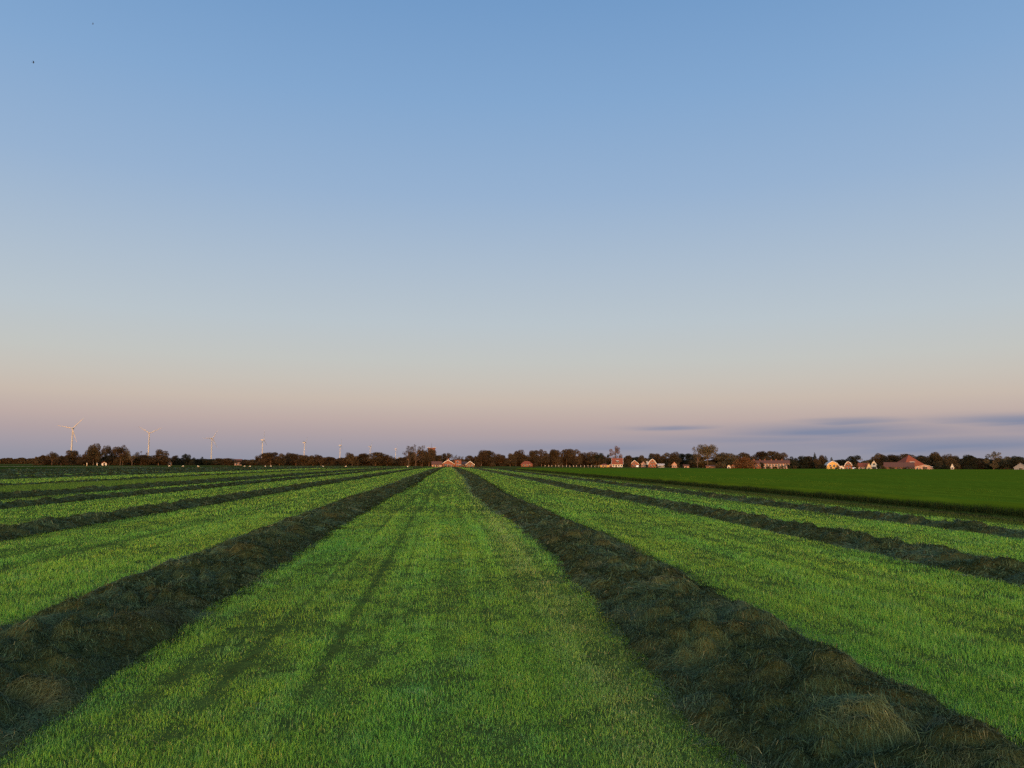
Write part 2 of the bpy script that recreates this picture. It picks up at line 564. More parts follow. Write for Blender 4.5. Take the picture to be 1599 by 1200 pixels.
def strands(w, y0, y1, dens, L, wid, seed, lift=0.0055, far=0):
    """stalks of cut grass lying every way over the windrow, each a thin bent ribbon"""
    r_ = np.random.default_rng(seed)
    if far:
        n_ = far
        y = y0 * (y1 / y0) ** r_.random(n_)
    else:
        n_ = int((y1 - y0) * 2 * w.half * dens)
        y = y0 + (y1 - y0) * r_.random(n_)
    u = r_.random(n_) * 2 - 1
    stray = r_.random(n_) < .03
    x = w.cx(y) + np.where(stray, r_.normal(0, 1.05, n_), u * (1.0 + 0.10 * np.abs(r_.standard_normal(n_)))) * w.hw(y)
    flow = (fbm(x * 1.6, y * 1.3, seed % 10 + w.s, 2) - .5) * 6.0
    a_ = flow + r_.normal(0, 0.8, n_)
    a2_ = a_ + r_.normal(0, 0.8, n_)
    ln = L * (0.45 + r_.random(n_))
    wd = wid * (0.6 + 0.8 * r_.random(n_)) * (y / y0 if far else 1)
    ps = []
    px_, py_ = x, y
    up = np.abs(r_.normal(0, lift, n_)) * (1 + 2.0 * (r_.random(n_) < .06))
    for k in range(3):
        t = k / 2
        aa = a_ * (1 - t) + a2_ * t
        if k:
            px_ = px_ + np.cos(aa) * ln / 2
            py_ = py_ + np.sin(aa) * ln / 2
        base = np.maximum(w.H(px_, py_), gz(px_, py_) + np.where(stray, 0.03, 0.01))
        z = base + 0.004 + up * (0.3, 1.7, 0.8)[k]
        ps.append((px_, py_, z, aa))
    V = np.zeros((n_, 6, 3))
    for k, (a, b_, z, aa) in enumerate(ps):
        ww = wd * (1.0, 1.0, 0.35)[k] * .5
        V[:, 2 * k] = np.stack([a - np.sin(aa) * ww, b_ + np.cos(aa) * ww, z], -1)
        V[:, 2 * k + 1] = np.stack([a + np.sin(aa) * ww, b_ - np.cos(aa) * ww, z + ww * .8], -1)
    base = (np.arange(n_) * 6)[:, None, None]
    F_ = (np.array([[0, 1, 3, 2], [2, 3, 5, 4]])[None] + base).reshape(-1, 4)
    br = (sstep(0.55, 0.74, fbm(x * 2.4, y * 2.0, w.s + 40, 3)) * .36)[:, None]
    green = np.array([0.048, 0.080, 0.040])
    brown = np.array([0.100, 0.086, 0.036])
    col = green * (1 - br) + brown * br
    col = col * (0.5 + 0.9 * r_.random((n_, 1))) * (0.75 + 0.5 * fbm(x * 3, y * 3, 5, 2))[:, None]
    pale = r_.random(n_) < 0.03
    col[pale] = np.array([0.16, 0.165, 0.085]) * (0.5 + 0.6 * r_.random((pale.sum(), 1)))
    return V.reshape(-1, 3), F_, np.repeat(col, 6, 0)


for k in range(len(rows)):
    w = rows[k][0]
    if k < 2:
        bands = [(2.0, 9, 7500, .065, .0030), (9, 18, 2000, .10, .0058), (18, 45, 380, .18, .013), (45, 470, 0, .4, .028, 9000)]
    elif k < 7:
        bands = [(max(w.y0, 6), 20, 900, .12, .009), (20, 45, 300, .18, .014), (45, 470, 0, .4, .028, 7000)]
    else:
        bands = [(max(w.y0, 25), 440, 0, .4, .024, 6000)]
    Vs, Fs, Cs, off = [], [], [], 0
    for j, bd in enumerate(bands):
        V, F_, C_ = strands(w, *bd[:5], 200 + 10 * k + j, far=bd[5] if len(bd) > 5 else 0)
        Vs.append(V)
        Fs.append(F_ + off)
        Cs.append(C_)
        off += len(V)
    par = bpy.data.objects['grass_windrow' + ('' if k == 0 else '.%03d' % k)]
    o_ = link('loose_stalks', mesh_np('loose_stalks', np.concatenate(Vs), np.concatenate(Fs), M['stalk'], np.concatenate(Cs)), par)
    o_['kind'] = 'stuff'


# ------------------------------------------------------------------ grass blades on the mown meadow
def rut(x, y):
    """how far a spot is pressed flat by wheels, 0..1"""
    wv = (fbm(y * 0.12, y * 0, 77, 2) - .5) * 0.18
    t = np.zeros_like(x)
    for x0, w_, k in ((-1.62, .055, 1.0), (-0.98, .055, 1.0), (-0.62, .045, .6), (-0.1, .045, .4), (0.35, .045, .35), (0.9, .05, .3), (5.6, .1, .5), (6.3, .1, .4), (-6.5, .12, .6), (-7.4, .1, .45), (10.4, .12, .5), (-12.3, .12, .5)):
        t = np.maximum(t, k * np.exp(-((x - x0 - wv) / w_) ** 2))
    return t * (0.85 + 0.15 * vnoise(x * 2, y * 0.5, 15)) * (0.75 + 0.25 * vnoise(x * 9, y * 6, 19)) * (0.35 + 0.65 * sstep(4.0, 7.5, y))


A0, A1 = R(-38), R(46)
th = A1 - A0


def ring(r0, r1, dens0, expo, rref):
    """random spots in a wedge of ground with density falling with distance"""
    if expo == 0:
        n_ = int(dens0 * th * (r1 ** 2 - r0 ** 2) / 2)
        r_ = np.sqrt(r0 ** 2 + (r1 ** 2 - r0 ** 2) * rng.random(n_))
    else:
        n_ = int(dens0 * rref ** 2 * th * math.log(r1 / r0))
        r_ = r0 * (r1 / r0) ** rng.random(n_)
    a_ = A0 + th * rng.random(n_)
    return r_ * np.sin(a_), r_ * np.cos(a_), r_


def ground_z(x, y):
    return gz(x, y)


def make_blades(x, y, r_, hgt, wid, segs, tint, lean=0.35, cl_=True):
    n_ = len(x)
    yaw_ = rng.random(n_) * 2 * math.pi
    la = rng.random(n_) * 2 * math.pi
    ll = np.abs(rng.normal(0, lean, n_)) * hgt
    ex, ey = np.cos(la) * ll, np.sin(la) * ll
    wx, wy = np.cos(yaw_) * wid * .5, np.sin(yaw_) * wid * .5
    z0 = ground_z(x, y) - 0.005
    P0 = np.stack([x, y, z0], -1)
    Wv = np.stack([wx, wy, wx * 0], -1)
    tip = np.stack([x + ex, y + ey, z0 + np.sqrt(np.maximum(hgt ** 2 - ll ** 2, (0.35 * hgt) ** 2))], -1)
    if segs == 1:
        V = np.stack([P0 - Wv, P0 + Wv, tip], 1)
        F_ = np.arange(n_ * 3).reshape(-1, 3)
        return V.reshape(-1, 3), F_, np.repeat(tint, 3, 0)
    mid = np.stack([x + ex * .3, y + ey * .3, z0 + hgt * .58], -1)
    V = np.stack([P0 - Wv * .8, P0 + Wv * .8, mid + Wv, mid - Wv, tip], 1)
    b_ = (np.arange(n_) * 5)[:, None, None]
    F_ = (np.array([[0, 1, 2], [0, 2, 3], [3, 2, 4]])[None] + b_).reshape(-1, 3)
    return V.reshape(-1, 3), F_, np.repeat(tint, 5, 0)


def far_spots(y0, y1, dens, yref):
    """spots over the whole mown field, thinning with the square of distance"""
    n_ = int(dens * yref ** 2 * 100 * (1 / y0 - 1 / y1))
    y = 1 / (1 / y0 - rng.random(n_) * (1 / y0 - 1 / y1))
    x = -84 + 99.1 * rng.random(n_)
    return x, y, np.hypot(x, y)


def grass_patch(name, spots, segs, h0, wfun):
    x, y, r_ = spots
    ok = (x > -84) & (x < 15.1) & ~((x < -19.2) & (x > -27.6)) & ~in_rows(x, y, 0.93)
    cl_ = fbm(x * 2.2, y * 2.2, 21, 3)
    rt = rut(x, y)
    hole = 1 - 0.6 * sstep(0.66, 0.78, fbm(x * 5.0, y * 5.0, 61, 2)) * (r_ < 16) - 0.2 * sstep(0.60, 0.75, fbm(x * .9, y * .6, 67, 3))
    keep = rng.random(len(x)) < hole * np.clip(0.42 + 1.5 * sstep(0.30, 0.56, cl_), 0, 1) * (1 - 0.15 * rt)
    ok &= keep
    x, y, r_, cl_, rt = x[ok], y[ok], r_[ok], cl_[ok], rt[ok]
    n_ = len(x)
    tall = fbm(x * 3.3, y * 3.3, 33, 2)
    line = vnoise(x * 5.5, y * 0.16, 88)          # lines left by the mower, along the rows
    hgt = h0 * (0.72 + 0.56 * line) * (0.5 + 0.7 * rng.random(n_)) * (0.6 + 0.9 * tall) * (1 - 0.50 * rt)
    k = rng.random((n_, 1))
    va = np.where(r_ > 20, 0.25, 0.55)[:, None]
    tint = np.ones((n_, 3)) * (1 - va / 2 + va * rng.random((n_, 1))) * (1 - 0.25 * rt[:, None]) * (0.86 + 0.28 * line[:, None])
    tint *= 1 + (rng.random((n_, 3)) - .5) * np.array([0.35, 0.1, 0.5])
    st = (k[:, 0] < 0.07)
    tint[st] *= np.array([1.9, 1.15, 2.2])
    V, F_, T_ = make_blades(x, y, r_, hgt, wfun(r_) * (0.7 + 0.6 * rng.random(n_)), segs, tint, 0.55)
    return V, F_, T_


V1, F1, T1 = grass_patch('n', ring(2.6, 7.5, 10500, 0, 1), 2, 0.038, lambda r_: 0.0032 + 0 * r_)
V2, F2, T2 = grass_patch('f', ring(7.5, 25, 7500, 2, 7.0), 1, 0.048, lambda r_: 0.0050 * (r_ / 7.5) ** 0.95)
xf, yf, rf_ = far_spots(16, 478, 2600, 7.0)
okf = (rf_ > 25) & (xf > -yf * 0.80) & (xf < yf * 1.05)
V3, F3, T3 = grass_patch('d', (xf[okf], yf[okf], rf_[okf]), 1, 0.052, lambda r_: 0.0135 * (r_ / 25) ** 1.0 * 1.45)
off = len(V1)
off3 = off + len(V2)
o = link('mown_grass', mesh_np('mown_grass', np.concatenate([V1, V2, V3]), np.concatenate([F1, F2 + off, F3 + off3]), M['blade'], np.concatenate([T1, T2, T3])))
tag(o, 'short green mown grass growing between the windrows', 'grass', kind='stuff')

# rough uncut grass: verge along the ditch and the green strip on the left
Vs, Fs, Ts, off = [], [], [], 0
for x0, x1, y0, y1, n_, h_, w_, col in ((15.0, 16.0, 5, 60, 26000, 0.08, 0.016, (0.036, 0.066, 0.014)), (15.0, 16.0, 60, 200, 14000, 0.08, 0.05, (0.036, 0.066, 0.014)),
                                        (DX1 - .15, DX1 + .5, 5, 60, 60000, 0.28, 0.014, (0.016, 0.028, 0.008)), (DX1 - .15, DX1 + .5, 60, 213, 25000, 0.28, 0.05, (0.016, 0.028, 0.008)),  # leaves at the crop edge, their self-shadow put into the dark colour
                                        (DX1 + .3, DX1 + 9, 5, 60, 90000, 0.40, 0.016, (0.044, 0.088, 0.008)), (DX1 + .3, DX1 + 9, 60, 212, 20000, 0.40, 0.06, (0.054, 0.092, 0.006)),
                                        (DX1 + 9, 70, 12, 212, 90000, 0.38, 0.04, (0.054, 0.092, 0.006)), (70, 330, 60, 212, 90000, 0.38, 0.09, (0.054, 0.092, 0.006)),
                                        (DX0 - .1, DX0 + .5, 5, 60, 12000, 0.10, 0.016, (0.030, 0.045, 0.016)),
                                        (-27.4, -20.2, 10, 80, 60000, 0.20, 0.03, (0.050, 0.110, 0.020)), (-27.4, -20.2, 80, 470, 30000, 0.20, 0.10, (0.050, 0.110, 0.020))):
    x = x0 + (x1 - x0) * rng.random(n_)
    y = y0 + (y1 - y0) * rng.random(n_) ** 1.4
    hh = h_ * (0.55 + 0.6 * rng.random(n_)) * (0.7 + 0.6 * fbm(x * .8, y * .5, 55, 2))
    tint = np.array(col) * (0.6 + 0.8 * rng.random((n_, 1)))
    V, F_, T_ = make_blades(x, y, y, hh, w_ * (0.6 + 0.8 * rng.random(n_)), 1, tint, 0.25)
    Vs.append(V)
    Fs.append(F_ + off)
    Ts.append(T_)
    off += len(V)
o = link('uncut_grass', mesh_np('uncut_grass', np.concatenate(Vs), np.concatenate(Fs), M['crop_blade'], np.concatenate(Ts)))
tag(o, 'long uncut grass and crop leaves along the ditch and the left strip', 'grass', kind='stuff')


# ------------------------------------------------------------------ trees
def leaf_mat(name, col, col2, var=0.35):
    m_, n_, l_, b_ = mat(name)
    at_ = n_.new('ShaderNodeAttribute')
    at_.attribute_name = 'tint'
    oi = n_.new('ShaderNodeObjectInfo')
    c_ = nmix(n_, l_, oi.outputs['Random'], col, col2)
    c_ = nmix(n_, l_, 1.0, c_, at_.outputs['Color'], 'MULTIPLY')
    l_.new(c_, b_.inputs['Base Color'])
    b_.inputs['Roughness'].default_value = 0.9
    b_.inputs['Specular IOR Level'].default_value = 0.0
    return m_


LM = {'brown': leaf_mat('brown_twigs', (0.036, 0.026, 0.017), (0.046, 0.036, 0.021)),
      'rust': leaf_mat('rusty_twigs', (0.090, 0.048, 0.024), (0.085, 0.050, 0.026)),
      'olive': leaf_mat('olive_leaves', (0.052, 0.045, 0.027), (0.062, 0.053, 0.032)),
      'dark': leaf_mat('evergreen_needles', (0.013, 0.016, 0.012), (0.020, 0.022, 0.015))}
BARK = simple('bark', (0.085, 0.06, 0.045), 0.9, 0.05, 0.25, 0.8)
CLOUD = {}


def tube(V, F_, p, q, r0, r1, k=5):
    p, q = np.array(p, float), np.array(q, float)
    d_ = q - p
    d_ /= np.linalg.norm(d_) + 1e-9
    a_ = np.cross(d_, [0.3, 1, 0.2])
    a_ /= np.linalg.norm(a_)
    c_ = np.cross(d_, a_)
    s_ = len(V)
    for e, r_ in ((p, r0), (q, r1)):
        for i in range(k):
            t = 2 * math.pi * i / k
            V.append(tuple(e + r_ * (math.cos(t) * a_ + math.sin(t) * c_)))
    for i in range(k):
        j = (i + 1) % k
        F_.append((s_ + i, s_ + j, s_ + k + j, s_ + k + i))


def make_tree(kind, colour, seed):
    """prototype of height 10 and width 10: returns trunk mesh, crown mesh"""
    r_ = np.random.default_rng(seed)
    V, F_ = [], []
    lobes = []
    if kind == 'round':      # dense crown that starts low
        tube(V, F_, (0, 0, 0), (0.1, 0, 5), .28, .16)
        for i in range(16):
            a_ = r_.random() * 6.28
            rr = 3.3 * math.sqrt(r_.random())
            zz = 1.2 + 7.2 * r_.random()
            lim = math.sqrt(max(0.15, 1 - ((zz - 4.6) / 5.6) ** 2))
            c_ = np.array([rr * lim * math.cos(a_), rr * lim * math.sin(a_), zz])
            lobes.append((c_, 1.2 + 0.9 * r_.random()))
            if i < 7:
                tube(V, F_, (0, 0, 1.5 + 2.5 * r_.random()), c_, .12, .04, 4)
        dens, size = 190, 0.44
    elif kind == 'stem':     # crown carried on a visible trunk
        tube(V, F_, (0, 0, 0), (0.1, 0, 5.5), .24, .14)
        for i in range(13):
            a_ = r_.random() * 6.28
            rr = 3.4 * math.sqrt(r_.random())
            c_ = np.array([rr * math.cos(a_), rr * math.sin(a_), 4.6 + 4.3 * r_.random() * (1 - rr / 8)])
            lobes.append((c_, 0.95 + 0.8 * r_.random()))
            tube(V, F_, (0, 0, 2.8 + 2 * r_.random()), c_, .1, .03, 4)
        dens, size = 150, 0.40
    elif kind == 'open':     # thin spring crown: limbs and sky between them
        tube(V, F_, (0, 0, 0), (0.2, 0, 5), .26, .15)
        for i in range(15):
            a_ = r_.random() * 6.28
            rr = 4.3 * math.sqrt(0.1 + 0.9 * r_.random())
            c_ = np.array([rr * math.cos(a_), rr * math.sin(a_), 3.6 + 5.8 * r_.random() * (1 - rr / 12)])
            lobes.append((c_, 0.6 + 0.55 * r_.random()))
            m_ = c_ * np.array([.45, .45, 1]) + np.array([0, 0, -1.4 - .6 * r_.random()])
            tube(V, F_, (0, 0, 1.8 + 2.6 * r_.random()), m_, .14, .08, 4)
            tube(V, F_, m_, c_ + np.array([0, 0, .4]), .08, .03, 4)
        dens, size = 90, 0.34
    elif kind == 'conifer':
        tube(V, F_, (0, 0, 0), (0, 0, 9.8), .22, .04)
        for i in range(26):
            zz = 0.6 + 9.0 * i / 25
            rad = 4.4 * (1 - zz / 10.2) ** 0.8
            a_ = i * 2.4
            lobes.append((np.array([rad * .55 * math.cos(a_), rad * .55 * math.sin(a_), zz]), max(.25, rad * .55)))
        dens, size = 70, 0.5
    elif kind == 'poplar':
        tube(V, F_, (0, 0, 0), (0, 0, 8.5), .25, .06)
        for i in range(18):
            zz = 1.8 + 7.2 * i / 17
            rad = 3.6 * math.sqrt(max(.05, 1 - ((zz - 5.4) / 4.9) ** 2))
            a_ = r_.random() * 6.28
            q = r_.random() ** .5
            lobes.append((np.array([rad * q * math.cos(a_), rad * q * math.sin(a_), zz]), .8 + .5 * r_.random()))
            tube(V, F_, (0, 0, max(1, zz - 2.2)), lobes[-1][0], .08, .03, 4)
        dens, size = 150, 0.36
    else:                    # bush: a round mass from the ground
        tube(V, F_, (0, 0, 0), (0, 0, 3), .2, .1)
        for i in range(14):
            a_ = r_.random() * 6.28
            rr = 3.5 * math.sqrt(r_.random())
            zz = 0.8 + 7.4 * r_.random() * math.sqrt(1 - (rr / 4.6) ** 2)
            lobes.append((np.array([rr * math.cos(a_), rr * math.sin(a_), zz]), 1.4 + .7 * r_.random()))
        dens, size = 200, 0.42
    trunk = mesh_np(kind + '_trunk', np.array(V), np.array(F_), BARK, smooth=True)
    P, T = [], []
    for c_, rad in lobes:
        n_ = max(14, int(dens * rad ** 1.6))
        v_ = r_.normal(size=(n_, 3))
        v_ /= np.linalg.norm(v_, axis=1)[:, None]
        q = c_ + v_ * rad * (0.35 + 0.75 * r_.random((n_, 1)) ** .5) * np.array([1, 1, .85])
        P.append(q)
        T.append(np.full((n_, 1), 0.75 + 0.5 * r_.random()) * (0.7 + 0.6 * r_.random((n_, 1))))
    P, T = np.concatenate(P), np.concatenate(T)
    ok = P[:, 2] > 0.15
    P, T = P[ok], T[ok]
    n_ = len(P)
    a_ = r_.normal(size=(n_, 3))
    b_ = r_.normal(size=(n_, 3))
    a_ *= (size * (.5 + r_.random((n_, 1)))) / np.linalg.norm(a_, axis=1)[:, None]
    b_ *= (size * (.4 + .6 * r_.random((n_, 1)))) / np.linalg.norm(b_, axis=1)[:, None]
    Vc = np.stack([P - a_ * .5, P + b_ * .5, P + a_ * .5, P - b_ * .5], 1).reshape(-1, 3)
    Fc = np.arange(n_ * 4).reshape(-1, 4)
    crown = mesh_np(kind + '_crown', Vc, Fc, LM[colour], np.repeat(np.repeat(T, 3, 1), 4, 0))
    zt = np.percentile(Vc[:, 2], 99.5)
    wd = np.percentile(np.abs(Vc[:, 0]), 97)
    return trunk, crown, zt, wd


PROTO = {}


def proto(kind, colour, v):
    k = (kind, colour, v)
    if k not in PROTO:
        PROTO[k] = make_tree(kind, colour, abs(hash((len(kind), ord(kind[0]), ord(colour[0]), v))) % 100000 + v)
    return PROTO[k]


NTREE = 0


def tree(px0, px1, ytop, kind, colour, D, label, group, name='broadleaf_tree', cat='tree'):
    global NTREE
    NTREE += 1
    pc = (px0 + px1) / 2
    x, y, z, a_ = pix(pc, D)
    m_ = mpp(pc, D)
    h_ = EYE + (hor(pc) - ytop) * m_ - z
    wd_ = (px1 - px0) * m_ / 2
    tr, cr, zt, pw = proto(kind, colour, NTREE % 4)
    e = link(name, None, None, (x, y, z - 0.05), random.random() * 6.28, (wd_ / pw, wd_ / pw, h_ / zt))
    tag(e, label, cat, group)
    link('trunk', tr, e)
    link('crown', cr, e)
    return e


# skyline: (first column, last column, top row, kind, colour)
SEG = [
    ('by the farmyard with the white shed', 'trees around the farmyard by the pale field', 590, [
        (54, 66, 717, 'bush', 'brown'), (64, 80, 714, 'bush', 'brown'), (74, 90, 706, 'stem', 'brown'), (86, 106, 713, 'bush', 'brown'),
        (104, 124, 704, 'round', 'brown'), (122, 142, 710, 'round', 'brown'), (134, 159, 694.5, 'round', 'brown'), (136, 158, 708, 'round', 'brown'),
        (159, 171, 697, 'stem', 'brown'), (168, 182, 696.5, 'stem', 'brown'), (178, 199, 696, 'stem', 'brown'), (160, 182, 711, 'round', 'brown'),
        (182, 202, 709, 'round', 'brown'), (198, 216, 704, 'open', 'olive'), (212, 230, 705, 'open', 'brown'), (200, 222, 713, 'round', 'brown'),
        (216, 238, 711, 'round', 'brown'), (234, 262, 703, 'round', 'brown')]),
    ('in the low belt by the small grey house', 'low trees and conifers beside the farmyard wood', 620, [
        (262, 277, 712, 'round', 'brown'), (276, 290, 715, 'round', 'dark'), (286, 297, 709, 'stem', 'dark'), (288, 304, 716, 'bush', 'dark'),
        (295, 311, 715, 'conifer', 'dark'), (303, 318, 717, 'round', 'dark'), (310, 322, 714, 'conifer', 'dark'), (318, 332, 717, 'round', 'dark'),
        (330, 342, 720, 'bush', 'brown'), (339, 354, 716, 'round', 'brown'), (350, 368, 716, 'round', 'brown'), (376, 390, 718, 'round', 'brown'), (386, 402, 718, 'bush', 'brown')]),
    ('in the long wood below the slim turbines', 'brown trees of the long wood below the thin turbines', 600, [
        (402, 420, 708, 'round', 'brown'), (412, 434, 707, 'round', 'brown'), (428, 446, 709, 'round', 'brown'), (440, 458, 708, 'round', 'brown'),
        (454, 472, 709, 'round', 'brown'), (466, 484, 711, 'round', 'brown'), (480, 498, 712, 'round', 'brown'), (492, 512, 711, 'round', 'brown'),
        (510, 528, 714, 'round', 'brown'), (526, 538, 718, 'bush', 'brown'), (532, 546, 716, 'round', 'brown'), (541, 560, 708, 'round', 'brown'), (556, 578, 709, 'round', 'brown'),
        (574, 600, 707, 'round', 'brown'), (596, 614, 711, 'round', 'brown'), (610, 622, 715, 'bush', 'brown'), (626, 640, 714, 'round', 'brown')]),
    ('in the grove around the church', 'trees of the grove around the church tower', 560, [
        (630, 648, 697, 'open', 'brown'), (638, 662, 695, 'open', 'brown'), (652, 668, 699, 'open', 'brown'), (638, 652, 706, 'round', 'brown'),
        (648, 668, 704, 'round', 'brown'), (659, 682, 701.5, 'round', 'brown'), (664, 682, 709, 'round', 'brown')]),
    ('behind the cottages below the church', 'thin trees behind the cottages below the church', 640, [
        (690, 706, 708, 'stem', 'brown'), (688, 700, 716, 'round', 'brown'), (704, 714, 713, 'open', 'brown'), (710, 723, 711, 'open', 'brown'), (720, 729, 713, 'open', 'brown'), (726, 739, 712, 'round', 'brown'), (736, 748, 715, 'round', 'brown')]),
    ('in the wood behind the hipped brick house', 'reddish brown trees of the dense wood between the cottages and the red roofed house', 600, [
        (742, 762, 706, 'round', 'brown'), (752, 780, 704, 'round', 'brown'), (774, 792, 711, 'round', 'brown'), (788, 806, 709, 'round', 'brown'),
        (794, 818, 704, 'round', 'brown'), (812, 828, 710, 'round', 'brown'), (824, 842, 704, 'round', 'brown'), (836, 856, 703, 'round', 'brown'),
        (850, 868, 704, 'round', 'brown'), (862, 880, 703, 'round', 'brown'), (874, 896, 702, 'round', 'brown'), (888, 908, 703, 'round', 'brown'), (902, 922, 708, 'round', 'brown'),
        (916, 934, 706, 'stem', 'brown'), (920, 944, 711, 'round', 'brown'), (930, 942, 708, 'stem', 'dark'), (941, 952, 710, 'poplar', 'dark')]),
    ('between the red roofed and gambrel houses', 'dark garden trees between the red roofed house and the gambrel house', 660, [
        (973, 987, 712, 'round', 'brown'), (984, 1000, 715, 'round', 'brown'), (988, 1004, 714, 'round', 'dark'), (998, 1014, 712, 'round', 'brown'), (1010, 1022, 709, 'conifer', 'dark')]),
    ('in the wood behind the gambrel house', 'dark brown trees of the wood behind the gambrel house', 680, [
        (1014, 1034, 709, 'round', 'brown'), (1028, 1050, 708, 'round', 'brown'), (1044, 1064, 707, 'round', 'brown'), (1058, 1076, 709, 'round', 'dark'), (1068, 1088, 709, 'round', 'dark')]),
    ('beside the rust coloured bush', 'pale olive trees beside the rust coloured bush', 610, [
        (1114, 1134, 707, 'stem', 'olive'), (1116, 1136, 713, 'round', 'olive'), (1130, 1150, 708, 'stem', 'olive'), (1132, 1152, 714, 'round', 'olive')]),
    ('behind the long brick terrace', 'dark trees rising behind the brick terrace', 680, [
        (1146, 1166, 708, 'round', 'brown'), (1160, 1182, 708, 'round', 'brown'), (1176, 1200, 706, 'round', 'brown'), (1194, 1218, 705.5, 'round', 'brown'), (1212, 1234, 708, 'round', 'brown')]),
    ('near the golden yellow house', 'dark evergreen trees between the terrace and the golden gabled house', 660, [
        (1234, 1250, 714, 'round', 'dark'), (1244, 1264, 713, 'round', 'dark'), (1258, 1274, 713, 'round', 'brown'), (1268, 1278, 708, 'conifer', 'dark'), (1272, 1288, 712, 'round', 'brown'),
        (1284, 1296, 713, 'conifer', 'dark'), (1294, 1304, 715, 'conifer', 'dark'), (1300, 1318, 718, 'round', 'dark'), (1312, 1330, 717, 'round', 'dark'), (1326, 1346, 712, 'round', 'dark'), (1342, 1360, 716, 'open', 'olive')]),
    ('behind the big red barn', 'dark trees rising behind the big red barn', 690, [
        (1358, 1380, 709, 'round', 'brown'), (1376, 1396, 711, 'round', 'brown'), (1390, 1412, 711, 'round', 'brown'), (1408, 1430, 709.5, 'round', 'brown'), (1424, 1446, 712, 'round', 'dark'),
        (1438, 1466, 707.5, 'round', 'brown'), (1460, 1476, 711, 'round', 'brown'), (1470, 1490, 709.5, 'stem', 'brown')]),
    ('around the grey gabled shed', 'dark trees to the right of the barn wood beside the grey gabled shed', 640, [
        (1478, 1496, 714, 'round', 'brown'), (1488, 1508, 713, 'round', 'brown'), (1506, 1526, 711, 'round', 'dark'), (1522, 1544, 716, 'round', 'brown'),
        (1541, 1562, 706, 'poplar', 'olive'), (1540, 1560, 716, 'round', 'dark'), (1558, 1578, 714, 'round', 'olive'), (1570, 1590, 715, 'round', 'olive'), (1584, 1604, 713, 'round', 'dark'), (1600, 1622, 712, 'round', 'dark')]),
]
KN = {'round': 'dense round-crowned tree', 'stem': 'clear-trunked tree', 'open': 'see-through tree',
      'conifer': 'pointed conifer', 'poplar': 'tall narrow tree', 'bush': 'low bushy tree'}
CN = {'brown': 'brown', 'dark': 'blackish green', 'olive': 'pale olive', 'rust': 'rust coloured'}
for where, grp, D, lst in SEG:
    top = min(t[2] for t in lst)
    for i, (a, b_, t, kind, colr) in enumerate(lst):
        lab = ('tallest ' if t == top else '') + CN[colr] + ' ' + KN[kind] + ' ' + where
        tree(a, b_, t, kind, colr, D * (0.97 + 0.06 * random.random()), lab, grp, {'conifer': 'conifer_tree', 'bush': 'bush'}.get(kind, 'broadleaf_tree'), 'bush' if kind == 'bush' else 'tree')
tree(952, 971, 697.5, 'poplar', 'rust', 690, 'tall oval tree standing behind the red roofed white house', None)
tree(1079, 1100, 698, 'open', 'olive', 600, 'shorter of two big pale trees with visible trunks beside the low brick wall', None)
tree(1092, 1119, 694.5, 'stem', 'olive', 605, 'biggest pale spreading tree rising above the wood', None)
tree(1084, 1112, 712, 'round', 'olive', 612, 'dense tree filling in below the biggest pale spreading tree', None)
tree(1144, 1178, 714.5, 'bush', 'rust', 560, 'rust coloured rounded bush beside the brick terrace', None, 'bush', 'bush')


GB = [(976, 981, 724, 'dark'), (981, 986, 722, 'brown'), (998, 1002, 724, 'brown'), (1008, 1011, 725, 'dark'), (1024, 1028, 725, 'brown'), (1037, 1043, 723, 'dark'), (1042, 1050, 724, 'brown'),
      (1057, 1062, 723, 'brown'), (1062, 1068, 725, 'dark'), (1118, 1126, 722, 'brown'), (1124, 1133, 724, 'olive'), (1187, 1193, 722, 'dark'), (1196, 1203, 728, 'olive'), (1206, 1214, 728.5, 'brown'),
      (1218, 1224, 728, 'olive'), (1228, 1236, 725, 'dark'), (1236, 1246, 727, 'brown'), (1252, 1262, 726, 'dark'), (1280, 1289, 725, 'dark'), (1306, 1311, 727, 'brown'), (1332, 1341, 724, 'brown'),
      (1369, 1375, 725, 'dark'), (1374, 1384, 727, 'brown'), (1388, 1398, 729.5, 'olive'), (1410, 1422, 729.5, 'dark'), (1459, 1469, 727, 'dark'), (1470, 1482, 726, 'dark'), (1491, 1500, 726, 'brown'), (1505, 1518, 727, 'dark'),
      (744, 750, 722, 'brown'), (766, 774, 723, 'brown'), (832, 840, 723, 'brown')]
for a, b_, t, colr in GB:
    tree(a, b_, t, 'bush', colr, 552 if a > 950 else 468, CN[colr] + ' garden shrub between the village houses', 'garden shrubs between the village houses', 'garden_shrub', 'shrub')


